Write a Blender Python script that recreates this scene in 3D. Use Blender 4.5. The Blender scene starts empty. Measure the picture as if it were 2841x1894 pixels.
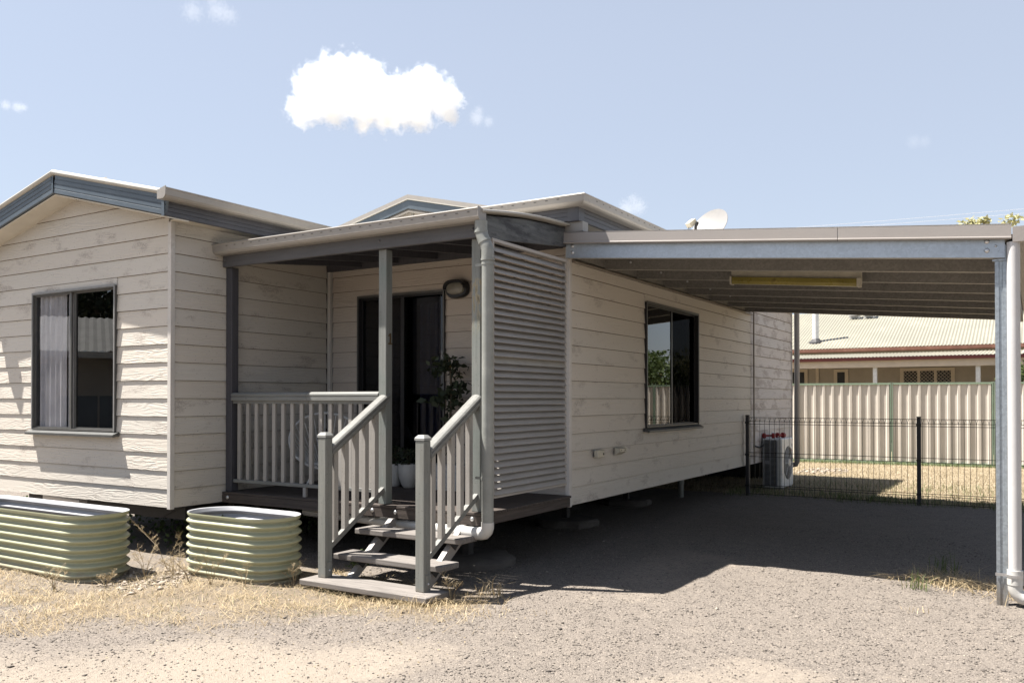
import bpy, bmesh, math, random
import numpy as np
from mathutils import Vector, Matrix
random.seed(7); rng = np.random.default_rng(11)
S = bpy.context.scene
COL = S.collection
R = math.radians

# ------------------------------------------------------------------ camera
cam_d = bpy.data.cameras.new('camera'); cam = bpy.data.objects.new('camera', cam_d); COL.objects.link(cam)
cam.location = (4.0155, -7.6281, 1.0764)
cam.rotation_euler = (math.pi / 2 + 0.00985, 0, 0.55164)
cam_d.sensor_width = 36; cam_d.lens = 30.006; cam_d.shift_y = 0.04794
cam_d.clip_start = 0.05; cam_d.clip_end = 3000
S.camera = cam

# ------------------------------------------------------------------ light
SUN_TO = Vector((-0.44, -0.19, 1.0)).normalized()      # direction towards the sun
SKY_HAZE = .50; SKY_GAIN = .90; SKY_PALE = (6.7, 7.2, 8.25)
W = bpy.data.worlds.new('World'); S.world = W; W.use_nodes = True
nt = W.node_tree; nt.nodes.clear()
wo = nt.nodes.new('ShaderNodeOutputWorld'); bg = nt.nodes.new('ShaderNodeBackground'); sk = nt.nodes.new('ShaderNodeTexSky')
sk.sky_type = 'NISHITA'; sk.sun_disc = False
sk.sun_elevation = math.asin(SUN_TO.z); sk.sun_rotation = math.atan2(SUN_TO.x, SUN_TO.y)
sk.altitude = 0; sk.air_density = 1.0; sk.dust_density = 1.0; sk.ozone_density = 1.0
bg.inputs[1].default_value = 0.052
hz = nt.nodes.new('ShaderNodeMix'); hz.data_type = 'RGBA'; hz.inputs[0].default_value = SKY_HAZE     # thin bright summer haze over the blue
hz.inputs[7].default_value = (*SKY_PALE, 1)
wt = nt.nodes.new('ShaderNodeTexCoord'); wx = nt.nodes.new('ShaderNodeSeparateXYZ'); nt.links.new(wt.outputs['Generated'], wx.inputs[0])
wm = nt.nodes.new('ShaderNodeMapRange'); wm.interpolation_type = 'SMOOTHSTEP'; wm.inputs[1].default_value = .35; wm.inputs[2].default_value = .95; wm.inputs[3].default_value = SKY_HAZE; wm.inputs[4].default_value = .16
nt.links.new(wx.outputs[2], wm.inputs[0]); nt.links.new(wm.outputs[0], hz.inputs[0])        # thinner overhead
nt.links.new(sk.outputs[0], hz.inputs[6]); gn = nt.nodes.new('ShaderNodeVectorMath'); gn.operation = 'SCALE'; gn.inputs['Scale'].default_value = SKY_GAIN; nt.links.new(hz.outputs[2], gn.inputs[0]); nt.links.new(gn.outputs[0], bg.inputs[0]); nt.links.new(bg.outputs[0], wo.inputs[0])
sl = bpy.data.lights.new('sun', 'SUN'); so = bpy.data.objects.new('sun', sl); COL.objects.link(so)
sl.energy = 5.0; sl.angle = R(0.53); sl.color = (1.0, 0.96, 0.905)
so.rotation_euler = SUN_TO.to_track_quat('Z', 'Y').to_euler(); so.location = (-20, -9, 45)
S.view_settings.view_transform = 'Standard'; S.view_settings.look = 'None'
S.view_settings.exposure = 1.5; S.view_settings.gamma = 1.0; S.view_settings.use_curve_mapping = False
S.render.engine = 'CYCLES'
S.cycles.max_bounces = 40; S.cycles.diffuse_bounces = 1; S.cycles.volume_bounces = 32; S.cycles.transparent_max_bounces = 24
S.cycles.volume_step_rate = 1.0

G = -0.49
# ------------------------------------------------------------------ helpers
class MB:
    """collects shapes and links them as one mesh"""
    def __init__(s): s.v = []; s.f = []; s.m = None
    def add(s, vs, fs):
        n = len(s.v); s.v += [tuple(map(float, p)) for p in vs]; s.f += [tuple(i + n for i in q) for q in fs]; return s
    def box(s, x0, x1, y0, y1, z0, z1, c=0.0):
        x0, x1 = min(x0, x1), max(x0, x1); y0, y1 = min(y0, y1), max(y0, y1); z0, z1 = min(z0, z1), max(z0, z1)
        if c <= 0:
            return s.add([(x0, y0, z0), (x1, y0, z0), (x1, y1, z0), (x0, y1, z0), (x0, y0, z1), (x1, y0, z1), (x1, y1, z1), (x0, y1, z1)],
                  [(0, 3, 2, 1), (4, 5, 6, 7), (0, 1, 5, 4), (1, 2, 6, 5), (2, 3, 7, 6), (3, 0, 4, 7)])
        bm = bmesh.new(); bmesh.ops.create_cube(bm, size=1)
        for v in bm.verts: v.co = ((x0 + x1) / 2 + v.co.x * (x1 - x0), (y0 + y1) / 2 + v.co.y * (y1 - y0), (z0 + z1) / 2 + v.co.z * (z1 - z0))
        bmesh.ops.bevel(bm, geom=bm.edges[:], offset=c, segments=1, affect='EDGES')
        bm.verts.ensure_lookup_table()
        s.add([v.co[:] for v in bm.verts], [[v.index for v in f.verts] for f in bm.faces]); bm.free(); return s
    def sweep(s, prof, p0, p1, A, B):
        """closed outline prof[(a,b)] drawn on axes A,B and carried from p0 to p1"""
        p0, p1, A, B = Vector(p0), Vector(p1), Vector(A), Vector(B); n = len(prof)
        vs = [p0 + A * a + B * b for a, b in prof] + [p1 + A * a + B * b for a, b in prof]
        fs = [(i, (i + 1) % n, n + (i + 1) % n, n + i) for i in range(n)] + [tuple(range(n))[::-1], tuple(range(n, 2 * n))]
        return s.add(vs, fs)
    def tube(s, pts, r, n=10, cap=True):
        pts = [Vector(p) for p in pts]; rs = r if isinstance(r, (list, tuple)) else [r] * len(pts)
        rings = []; up = None
        for i, p in enumerate(pts):
            d = (pts[min(i + 1, len(pts) - 1)] - pts[max(i - 1, 0)]).normalized()
            if up is None: up = Vector((0, 0, 1)) if abs(d.z) < .9 else Vector((1, 0, 0))
            a = d.cross(up).normalized(); b = a.cross(d).normalized(); up = b
            rings.append([p + (a * math.cos(t) + b * math.sin(t)) * rs[i] for t in [2 * math.pi * k / n for k in range(n)]])
        vs = [v for rg in rings for v in rg]; fs = []
        for i in range(len(pts) - 1):
            for k in range(n): fs.append((i * n + k, i * n + (k + 1) % n, (i + 1) * n + (k + 1) % n, (i + 1) * n + k))
        if cap: fs += [tuple(range(n))[::-1], tuple((len(pts) - 1) * n + k for k in range(n))]
        return s.add(vs, fs)
    def lathe(s, prof, c, n=24, ax=(0, 0, 1)):
        z = Vector(ax).normalized(); x = z.orthogonal().normalized(); y = z.cross(x); c = Vector(c)
        vs = [c + z * h + (x * math.cos(2 * math.pi * k / n) + y * math.sin(2 * math.pi * k / n)) * max(r, 1e-4) for r, h in prof for k in range(n)]
        fs = [(i * n + k, i * n + (k + 1) % n, (i + 1) * n + (k + 1) % n, (i + 1) * n + k) for i in range(len(prof) - 1) for k in range(n)]
        fs += [tuple(range(n))[::-1], tuple((len(prof) - 1) * n + k for k in range(n))]
        return s.add(vs, fs)
    def sheet(s, o, U, V, pitch, amp, N, th=.004, per=6):
        """corrugated sheet: waves across U, ribs run along V"""
        o, U, V, N = Vector(o), Vector(U), Vector(V), Vector(N).normalized(); L = U.length
        k = max(2, int(round(L / pitch)) * per); off = len(s.v); vs = []
        for lay in (0, -th):
            for j in (0, 1):
                for i in range(k + 1): vs.append(o + U * (i / k) + V * j + N * (amp * math.cos(2 * math.pi * i / per) + lay))
        fs = []; m = k + 1
        for i in range(k):
            fs.append((i, i + 1, m + i + 1, m + i)); fs.append((2 * m + i, 3 * m + i, 3 * m + i + 1, 2 * m + i + 1))
            fs.append((i, 2 * m + i, 2 * m + i + 1, i + 1)); fs.append((m + i, m + i + 1, 3 * m + i + 1, 3 * m + i))
        return s.add(vs, fs)
    def prism(s, poly, d):
        d = Vector(d); n = len(poly); vs = [Vector(p) for p in poly] + [Vector(p) + d for p in poly]
        return s.add(vs, [tuple(range(n)), tuple(range(n, 2 * n))[::-1]] + [(i, n + i, n + (i + 1) % n, (i + 1) % n) for i in range(n)])

def wloc(o):
    p = Vector((0, 0, 0))
    while o: p += o.location; o = o.parent
    return p
def link_mesh(name, me, mat, parent, loc=None):
    o = bpy.data.objects.new(name, me); COL.objects.link(o)
    if mat and not me.materials: me.materials.append(mat)
    if parent: o.parent = parent
    if loc is not None: o.location = loc
    return o
def part(name, mb, mat, parent=None, label=None, smooth=False, at=None, kind=None):
    """one mesh object; shapes are given in world metres, the object's origin is put at its parent's base (or at)"""
    off = Vector(at) if at is not None else wloc(parent)
    base = wloc(parent) if parent else Vector((0, 0, 0))
    me = bpy.data.meshes.new(name); me.from_pydata([(x - off.x, y - off.y, z - off.z) for x, y, z in mb.v], [], mb.f)
    bm = bmesh.new(); bm.from_mesh(me); bmesh.ops.recalc_face_normals(bm, faces=bm.faces[:]); bm.to_mesh(me); bm.free()
    if smooth:
        me.polygons.foreach_set('use_smooth', [True] * len(me.polygons))
        try: me.set_sharp_from_angle(angle=R(40))
        except Exception: pass
    o = link_mesh(name, me, mat, parent, off - base)
    if label: o['label'] = label
    if kind: o['kind'] = kind
    return o
def tag(o, label, cat, group=None, kind=None):
    o['label'] = label; o['category'] = cat
    if group: o['group'] = group
    if kind: o['kind'] = kind
    return o
def thing(name, loc, label, cat, group=None):
    o = bpy.data.objects.new(name, None); COL.objects.link(o); o.location = loc; o.empty_display_size = .2
    return tag(o, label, cat, group)
def copy_tree(o, parent=None):
    c = o.copy(); COL.objects.link(c)
    if parent: c.parent = parent; c.matrix_parent_inverse = o.matrix_parent_inverse
    for ch in list(o.children): copy_tree(ch, c)
    return c
def raw_mesh(name, V, F, mat, parent=None, kind=None):
    me = bpy.data.meshes.new(name); V = np.asarray(V, np.float32); F = np.asarray(F, np.int32); k = F.shape[1]
    me.vertices.add(len(V)); me.vertices.foreach_set('co', V.ravel())
    me.loops.add(F.size); me.loops.foreach_set('vertex_index', F.ravel())
    me.polygons.add(len(F)); me.polygons.foreach_set('loop_start', np.arange(0, F.size, k, dtype=np.int32))
    me.update(calc_edges=True)
    o = link_mesh(name, me, mat, parent)
    if kind: o['kind'] = kind
    return o

# ------------------------------------------------------------------ materials
def nodes(name):
    m = bpy.data.materials.new(name); m.use_nodes = True; t = m.node_tree
    return m, t, t.nodes['Principled BSDF']
def N(t, typ, **k):
    n = t.nodes.new(typ)
    for a, b in k.items(): setattr(n, a, b)
    return n
def coords(t, scale=(1, 1, 1), rnd=True):
    tc = N(t, 'ShaderNodeTexCoord'); v = tc.outputs['Object']
    if rnd:
        oi = N(t, 'ShaderNodeObjectInfo'); ml = N(t, 'ShaderNodeMath', operation='MULTIPLY'); ml.inputs[1].default_value = 37.0
        t.links.new(oi.outputs['Random'], ml.inputs[0])
        ad = N(t, 'ShaderNodeVectorMath', operation='ADD'); t.links.new(v, ad.inputs[0]); t.links.new(ml.outputs[0], ad.inputs[1]); v = ad.outputs[0]
    mp = N(t, 'ShaderNodeMapping'); mp.inputs['Scale'].default_value = scale; t.links.new(v, mp.inputs[0])
    return mp.outputs[0]
def noise(t, vec, scale, detail=4, rough=.55, dist=0):
    n = N(t, 'ShaderNodeTexNoise'); n.inputs['Scale'].default_value = scale; n.inputs['Detail'].default_value = detail
    n.inputs['Roughness'].default_value = rough; n.inputs['Distortion'].default_value = dist
    t.links.new(vec, n.inputs['Vector']); return n.outputs[0]
def ramp(t, fac, a, b, ca=(0, 0, 0, 1), cb=(1, 1, 1, 1)):
    r = N(t, 'ShaderNodeMapRange'); r.clamp = True; r.inputs[1].default_value = a; r.inputs[2].default_value = b
    t.links.new(fac, r.inputs[0]); return r.outputs[0]
def mixc(t, fac, A, B):
    m = N(t, 'ShaderNodeMix', data_type='RGBA')
    for s, x in ((0, fac), (6, A), (7, B)):
        if hasattr(x, 'links') or hasattr(x, 'is_linked'): t.links.new(x, m.inputs[s])
        elif isinstance(x, (int, float)): m.inputs[s].default_value = x
        else: m.inputs[s].default_value = (*x[:3], 1)
    return m.outputs[2]
def bump(t, b, h, dist, strength=1.0, prev=None):
    n = N(t, 'ShaderNodeBump'); n.inputs['Distance'].default_value = dist; n.inputs['Strength'].default_value = strength
    t.links.new(h, n.inputs['Height'])
    if prev is not None: t.links.new(prev, n.inputs['Normal'])
    t.links.new(n.outputs[0], b.inputs['Normal']); return n.outputs[0]
def math_(t, op, a, b=None):
    n = N(t, 'ShaderNodeMath', operation=op)
    for i, x in enumerate((a, b)):
        if x is None: continue
        if isinstance(x, (int, float)): n.inputs[i].default_value = x
        else: t.links.new(x, n.inputs[i])
    return n.outputs[0]
def paint(name, c, rough=.5, var=.12, scale=4, dirt=None, dirt_amt=.5, metal=0, bumpd=0.0006, bscale=60, stretch=(1, 1, 1)):
    """painted or bare surface with uneven tone, grime and fine relief"""
    m, t, b = nodes(name); v = coords(t, stretch)
    n1 = noise(t, v, scale, 6, .6); n2 = noise(t, v, scale * 9, 4, .6)
    dark = tuple(x * (1 - var * 2) for x in c); light = tuple(min(1, x * (1 + var)) for x in c)
    col = mixc(t, ramp(t, n1, .3, .7), dark, light)
    if dirt:
        f = math_(t, 'MULTIPLY', ramp(t, n1, .52, .68), ramp(t, n2, .42, .62)); f = math_(t, 'MULTIPLY', f, dirt_amt)
        col = mixc(t, f, col, dirt)
    t.links.new(col, b.inputs['Base Color'])
    t.links.new(ramp(t, n2, .2, .8) if False else math_(t, 'ADD', math_(t, 'MULTIPLY', n2, .2), rough - .1), b.inputs['Roughness'])
    b.inputs['Metallic'].default_value = metal
    if bumpd: bump(t, b, noise(t, v, bscale, 3), bumpd)
    return m
def timber(name, c, axis, dark=.55, rough=.75, green=None, peel=None, stain=False):
    """sawn painted or weathered timber; grain along axis (0,1,2)"""
    m, t, b = nodes(name); sc = [26, 26, 26]; sc[axis] = 1.6; v = coords(t, sc); v0 = coords(t, (1, 1, 1))
    g = noise(t, v, 1.6, 6, .65, .4); l = noise(t, v0, 3, 5, .6)
    col = mixc(t, ramp(t, g, .35, .7), tuple(x * dark for x in c), c)
    col = mixc(t, math_(t, 'MULTIPLY', ramp(t, l, .5, .72), .45), col, green or tuple(x * .6 for x in c))
    sp = noise(t, v0, 70, 2); col = mixc(t, math_(t, 'MULTIPLY', ramp(t, sp, .66, .72), .5), col, (.03, .028, .025))
    if peel:        # flaked paint showing bare ochre wood between two heights
        tc = N(t, 'ShaderNodeTexCoord'); sx = N(t, 'ShaderNodeSeparateXYZ'); t.links.new(tc.outputs['Object'], sx.inputs[0]); lo, hi = peel[0] - G, peel[1] - G
        band = math_(t, 'MULTIPLY', ramp(t, sx.outputs[2], lo, lo + .35), ramp(t, sx.outputs[2], hi, hi - .02))
        fl = noise(t, coords(t, (30, 30, 5)), 1.5, 5, .7)
        m_ = math_(t, 'MULTIPLY', band, ramp(t, fl, .47, .54)); col = mixc(t, math_(t, 'MULTIPLY', m_, .9), col, mixc(t, ramp(t, fl, .5, .66), (.40, .33, .2), (.06, .05, .035)))
    if stain:       # black mould smears
        sm_ = noise(t, coords(t, (4, 2.2, 9), False), 1.3, 6, .7); col = mixc(t, math_(t, 'MULTIPLY', ramp(t, sm_, .5, .62), .75), col, (.035, .035, .04))
    t.links.new(col, b.inputs['Base Color']); b.inputs['Roughness'].default_value = rough; b.inputs['Specular IOR Level'].default_value = .3
    bump(t, b, g, .0015)
    return m
def boards_mat(name, c=(.60, .556, .488), worn=(.34, .292, .25), amt=.75, grain=.0025, wear=.572):
    """fibre-cement weatherboard: embossed cathedral grain, worn and dusty patches"""
    m, t, b = nodes(name)
    tc = N(t, 'ShaderNodeTexCoord'); sp = N(t, 'ShaderNodeSeparateXYZ'); t.links.new(tc.outputs['Object'], sp.inputs[0])
    oi = N(t, 'ShaderNodeObjectInfo'); rn = math_(t, 'MULTIPLY', oi.outputs['Random'], 53.0)
    u = math_(t, 'ADD', math_(t, 'ADD', sp.outputs[0], sp.outputs[1]), rn)
    def vec(su, sz):
        cx = N(t, 'ShaderNodeCombineXYZ'); t.links.new(math_(t, 'MULTIPLY', u, su), cx.inputs[0]); t.links.new(math_(t, 'MULTIPLY', sp.outputs[2], sz), cx.inputs[1]); t.links.new(rn, cx.inputs[2]); return cx.outputs[0]
    w = noise(t, vec(1.7, 11), 1.0, 3, .5)
    ph = math_(t, 'ADD', math_(t, 'MULTIPLY', w, 42.0), math_(t, 'MULTIPLY', sp.outputs[2], 190.0))
    ring = math_(t, 'MULTIPLY', math_(t, 'ADD', math_(t, 'SINE', ph), 1.0), .5)
    fine = noise(t, vec(9, 190), 1.0, 4, .6)
    where = ramp(t, noise(t, vec(.9, 5), 1.3, 3), .34, .6)
    h = math_(t, 'ADD', math_(t, 'MULTIPLY', math_(t, 'MULTIPLY', ring, where), .8), math_(t, 'MULTIPLY', fine, .6))
    big = noise(t, vec(2.4, 5.5), 1.0, 5, .6); spk = noise(t, vec(55, 80), 1.0, 4, .7)
    patch = math_(t, 'MULTIPLY', ramp(t, big, wear, wear + .09), ramp(t, spk, .40, .56))
    tone = noise(t, vec(.35, .6), 1.0, 4, .6)
    col = mixc(t, ramp(t, tone, .3, .7), tuple(x * .93 for x in c), tuple(min(1, x * 1.05) for x in c))
    pink = ramp(t, oi.outputs['Random'], 0, 1); col = mixc(t, math_(t, 'MULTIPLY', pink, .5), col, (c[0] * 1.02, c[1] * .965, c[2] * .915))
    col = mixc(t, math_(t, 'MULTIPLY', patch, amt), col, worn)
    col = mixc(t, math_(t, 'MULTIPLY', ramp(t, noise(t, vec(60, 60), 1.0, 1), .73, .76), .6), col, (.12, .1, .09))
    fu = math_(t, 'MULTIPLY', math_(t, 'ABSOLUTE', math_(t, 'SUBTRACT', math_(t, 'FRACT', math_(t, 'DIVIDE', u, .45)), .5)), .45)
    zz = math_(t, 'MULTIPLY', math_(t, 'FRACT', math_(t, 'DIVIDE', math_(t, 'ADD', sp.outputs[2], G), .18)), .18)
    nail = math_(t, 'MULTIPLY', math_(t, 'LESS_THAN', fu, .0042), math_(t, 'LESS_THAN', math_(t, 'ABSOLUTE', math_(t, 'SUBTRACT', zz, .032)), .0042))
    col = mixc(t, math_(t, 'MULTIPLY', nail, .55), col, (.16, .13, .11))
    t.links.new(col, b.inputs['Base Color']); b.inputs['Roughness'].default_value = .62; b.inputs['Specular IOR Level'].default_value = .35
    bump(t, b, h, grain)
    return m
def metal(name, c=(.42, .46, .5), rough=.42, met=.75, spangle=.15):
    m, t, b = nodes(name); v = coords(t)
    vo = N(t, 'ShaderNodeTexVoronoi'); vo.inputs['Scale'].default_value = 55; t.links.new(v, vo.inputs['Vector'])
    bw = N(t, 'ShaderNodeSeparateColor'); t.links.new(vo.outputs['Color'], bw.inputs[0])
    n = noise(t, v, 5, 5); sc = noise(t, coords(t, (3, 3, 60)), 2.0, 4)
    col = mixc(t, bw.outputs[0], tuple(x * (1 - spangle) for x in c), tuple(min(1, x * (1 + spangle * .8)) for x in c))
    col = mixc(t, math_(t, 'MULTIPLY', ramp(t, n, .45, .75), .3), col, tuple(x * .62 for x in c))
    col = mixc(t, math_(t, 'MULTIPLY', ramp(t, noise(t, v, 24, 5, .7, 1.5), .63, .68), .5), col, tuple(x * .4 for x in c))
    t.links.new(col, b.inputs['Base Color']); b.inputs['Metallic'].default_value = met
    t.links.new(math_(t, 'ADD', math_(t, 'MULTIPLY', sc, .25), rough - .1), b.inputs['Roughness']); bump(t, b, n, .001)
    return m
def glass(name, tint=(.3, .33, .36), boost=1.0, rough=0.0):
    m = bpy.data.materials.new(name); m.use_nodes = True; t = m.node_tree; t.nodes.clear()
    o = N(t, 'ShaderNodeOutputMaterial'); mx = N(t, 'ShaderNodeMixShader'); tr = N(t, 'ShaderNodeBsdfTransparent'); gl = N(t, 'ShaderNodeBsdfGlossy'); fr = N(t, 'ShaderNodeFresnel')
    fr.inputs[0].default_value = 1.55; tr.inputs[0].default_value = (*tint, 1); gl.inputs['Roughness'].default_value = rough
    t.links.new(math_(t, 'MINIMUM', math_(t, 'MULTIPLY', fr.outputs[0], boost), 1.0), mx.inputs[0]); t.links.new(tr.outputs[0], mx.inputs[1]); t.links.new(gl.outputs[0], mx.inputs[2]); t.links.new(mx.outputs[0], o.inputs[0])
    return m
def plain(name, c, rough=.5, metal=0, spec=.5):
    m, t, b = nodes(name); n = noise(t, coords(t), 12, 4)
    t.links.new(mixc(t, ramp(t, n, .3, .7), tuple(x * .85 for x in c), tuple(min(1, x * 1.08) for x in c)), b.inputs['Base Color'])
    b.inputs['Roughness'].default_value = rough; b.inputs['Metallic'].default_value = metal; b.inputs['Specular IOR Level'].default_value = spec
    return m
def leafmat(name, c1, c2, trans=.3):
    m, t, b = nodes(name); g = N(t, 'ShaderNodeNewGeometry'); n = noise(t, coords(t, rnd=False), 2.2, 4)
    f = math_(t, 'MULTIPLY', math_(t, 'ADD', g.outputs['Random Per Island'], n), .5)
    col = mixc(t, ramp(t, f, .25, .75), c1, c2); t.links.new(col, b.inputs['Base Color']); b.inputs['Roughness'].default_value = .6
    tr = N(t, 'ShaderNodeBsdfTranslucent'); t.links.new(col, tr.inputs[0]); mx = N(t, 'ShaderNodeMixShader'); mx.inputs[0].default_value = trans
    t.links.new(b.outputs[0], mx.inputs[1]); t.links.new(tr.outputs[0], mx.inputs[2]); t.links.new(mx.outputs[0], t.nodes['Material Output'].inputs[0])
    return m

def splashed(m, top):
    """dried mud splashes and dust on the lowest part of a painted thing standing on the ground"""
    t = m.node_tree; b = t.nodes['Principled BSDF']; src = b.inputs['Base Color'].links[0].from_socket
    tc = N(t, 'ShaderNodeTexCoord'); sx = N(t, 'ShaderNodeSeparateXYZ'); t.links.new(tc.outputs['Object'], sx.inputs[0])
    n = noise(t, coords(t, (1, 1, 1), False), 9, 6, .7); k = math_(t, 'ADD', math_(t, 'DIVIDE', sx.outputs[2], -top), math_(t, 'MULTIPLY', n, 1.8))
    col = mixc(t, math_(t, 'MULTIPLY', ramp(t, k, .35, .95), .7), src, (.27, .22, .165)); sc_ = noise(t, coords(t, (2, 2, 30), False), 6, 5, .7)
    t.links.new(mixc(t, math_(t, 'MULTIPLY', ramp(t, sc_, .60, .70), .35), col, (.2, .18, .12)), b.inputs['Base Color']); return m
M = dict(
    board=boards_mat('weatherboard_paint'), board_far=boards_mat('stained_weatherboard', c=(.6, .56, .53), worn=(.31, .25, .215), amt=.85, wear=.50),
    board_shaded=boards_mat('shaded_porch_weatherboard', c=(.52, .46, .40), amt=.25, grain=.0036),  # same paint as the other boards, with the porch shade darkened into its colour
    trim=paint('cream_trim', (.60, .56, .51), .5, .06, 3, (.35, .3, .26), .3), soffit=paint('cream_soffit', (.66, .60, .50), .6, .05),
    steelblue=paint('slate_blue_steel', (.085, .107, .128), .42, .08, 3, (.2, .21, .22), .25), steeldark=paint('dark_slate_steel', (.075, .075, .085), .42, .1, 3),
    gutter=paint('dune_gutter', (.33, .305, .275), .4, .06, 3, (.2, .17, .13), .4), verge=paint('pale_verge', (.46, .435, .385), .4, .06, 4, (.45, .4, .33), .25),
    roof=paint('pale_roof_steel', (.5, .475, .43), .45, .06, 2, (.4, .36, .3), .3),
    post=timber('grey_post_paint', (.25, .256, .235), 2, .72, .6, (.16, .2, .18)), beamx=timber('grey_beam_paint_x', (.12, .117, .12), 0, .75, .6), beamy=timber('grey_beam_paint_y', (.16, .168, .17), 1, .55, .6, (.05, .05, .055)),
    peel=timber('peeled_post_paint', (.25, .256, .235), 2, .72, .6, (.16, .2, .18), peel=(1.58, 2.12)), sidebeam=timber('stained_side_beam', (.16, .168, .17), 1, .55, .6, (.05, .05, .055), stain=True),
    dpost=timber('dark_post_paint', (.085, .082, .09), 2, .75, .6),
    railx=timber('grey_rail_x', (.22, .22, .203), 0, .75, .55), raily=timber('grey_rail_y', (.225, .222, .203), 1, .7, .55), bal=timber('beige_baluster', (.37, .345, .31), 2, .86, .6, (.27, .25, .22)),
    newel=timber('grey_newel', (.235, .236, .214), 2, .75, .6, (.18, .2, .18)), cap=paint('grey_cap', (.26, .26, .245), .55, .1, 8),
    deck=timber('brown_deck', (.10, .08, .068), 0, .5, .7), decky=timber('brown_deck_y', (.11, .088, .075), 1, .5, .7), tread=timber('grey_tread', (.25, .225, .203), 0, .55, .85, (.2, .18, .165)),
    blade=paint('dune_louvre', (.44, .41, .375), .45, .06, 3, (.25, .22, .19), .25), blade2=paint('sandy_louvre', (.455, .42, .36), .45, .08),
    galv=metal('galvanised_steel', (.46, .51, .56), .45, .7, .07), galvd=metal('galvanised_post', (.36, .40, .43), .42, .65), zinc=metal('dull_galvanised', (.23, .215, .19), .6, .12), litzinc=metal('lit_galvanised', (.46, .425, .36), .5, .1), bolt=plain('bolt_zinc', (.6, .6, .6), .35, .8),
    fascia=paint('carport_fascia', (.315, .285, .26), .4, .04, 1.5), ledge=paint('ledger_flashing', (.30, .255, .205), .5, .05),
    pvc=paint('white_pipe', (.56, .545, .53), .4, .05, 2, (.4, .36, .3), .2), pipe=paint('grey_green_pipe', (.27, .275, .25), .45, .1, 5, (.4, .39, .35), .5), whitepvc=paint('bright_pipe', (.56, .545, .51), .35, .06, 4),
    planter=paint('pale_green_steel', (.37, .375, .245), .42, .05, 3, (.3, .3, .2), .2, bumpd=0), liner=paint('liner_steel', (.38, .38, .385), .4, .06, 4), soil=paint('potting_soil', (.05, .04, .032), .95, .2, 12, bumpd=.01, bscale=40),
    black=plain('black_plastic', (.012, .012, .013), .35), dark=plain('dark_interior', (.035, .032, .035), .9), frame=plain('dark_bronze_frame', (.10, .097, .09), .4), framel=plain('grey_frame', (.24, .235, .225), .4),
    sill=plain('dark_sill', (.075, .075, .07), .5), glass=glass('window_glass', (.4, .42, .45), 1.8), glassd=glass('dark_glass', (.38, .38, .42), .8), screen=glass('fly_screen', (.88, .88, .9), .22, .0), screend=glass('dark_fly_screen', (.22, .22, .24), .06, .0),
    curtain=paint('grey_curtain', (.72, .70, .67), .9, .08, 6, bumpd=0), lace=paint('blue_white_curtain', (.55, .58, .72), .9, .1, 6, bumpd=0),
    lamp=plain('frosted_lamp', (.24, .22, .18), .3), tubeC=plain('cream_batten', (.56, .51, .40), .45), tubeY=paint('yellowed_diffuser', (.32, .26, .065), .3, .2, 2.5, (.14, .10, .04), .8, bumpd=0), white=plain('white_enamel', (.74, .73, .70), .35),
    acg=plain('ac_grille', (.30, .31, .33), .5), red=plain('red_vinyl', (.35, .02, .02), .4), brass=plain('aged_brass', (.10, .065, .025), .5, .4),
    sheet=paint('beige_steel_sheet', (.63, .575, .50), .45, .05, 1.2), greensteel=paint('pale_green_rail', (.26, .34, .24), .45, .05), greenpost=paint('green_post', (.22, .29, .21), .45, .08),
    wire=plain('black_wire', (.018, .02, .02), .5), fpost=plain('charcoal_fence_post', (.035, .034, .04), .5),
    concrete=paint('old_concrete', (.11, .096, .084), .9, .15, 5, (.18, .15, .13), .5, bumpd=.004, bscale=30), pot=paint('white_pot', (.6, .58, .54), .5, .08, 6, (.35, .32, .28), .4), soilpot=plain('dry_soil', (.05, .04, .03), .95),
    oldroof=paint('old_grey_roof', (.22, .215, .2), .6, .12, 2), reflector=paint('dish_paint', (.24, .23, .22), .5, .04, 3, (.4, .36, .3), .4), framedark=plain('black_bronze_frame', (.022, .021, .022), .4),
    lap=plain('brown_lap_edge', (.24, .165, .105), .9),
    croof=paint('cream_roof', (.262, .246, .192), .5, .05, .7, (.5, .42, .3), .35), maroon=paint('maroon_gutter', (.10, .022, .02), .45, .1), rust=paint('rusty_gutter', (.20, .085, .055), .6, .15, 3, (.32, .2, .15), .6), ccream=paint('cream_fascia', (.62, .52, .40), .55, .05), cwall=paint('beige_boards', (.42, .36, .29), .6, .05),
    leafd=leafmat('dark_leaf', (.018, .026, .012), (.045, .06, .025), .15), leaf=leafmat('green_leaf', (.045, .075, .02), (.12, .16, .05)), leafy=leafmat('yellow_green_leaf', (.34, .33, .14), (.56, .52, .28)), straw=leafmat('dry_straw', (.30, .21, .10), (.56, .45, .28), .2),
    drygrass=leafmat('dry_lawn_blade', (.34, .27, .17), (.49, .40, .275), .25), greengrass=leafmat('green_blade', (.07, .1, .03), (.17, .2, .07), .25), bark=timber('bark', (.2, .16, .12), 2), stem=plain('plant_stem', (.1, .08, .05), .8),
    stone=paint('pale_stone', (.36, .30, .24), .9, .15, 9, bumpd=0), steelund=plain('dark_steel', (.03, .028, .028), .6), yleaf=leafmat('yellow_leaf', (.4, .3, .03), (.5, .36, .05)),
)

splashed(M['planter'], .22); splashed(M['galvd'], .5); splashed(M['newel'], .2)
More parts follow.
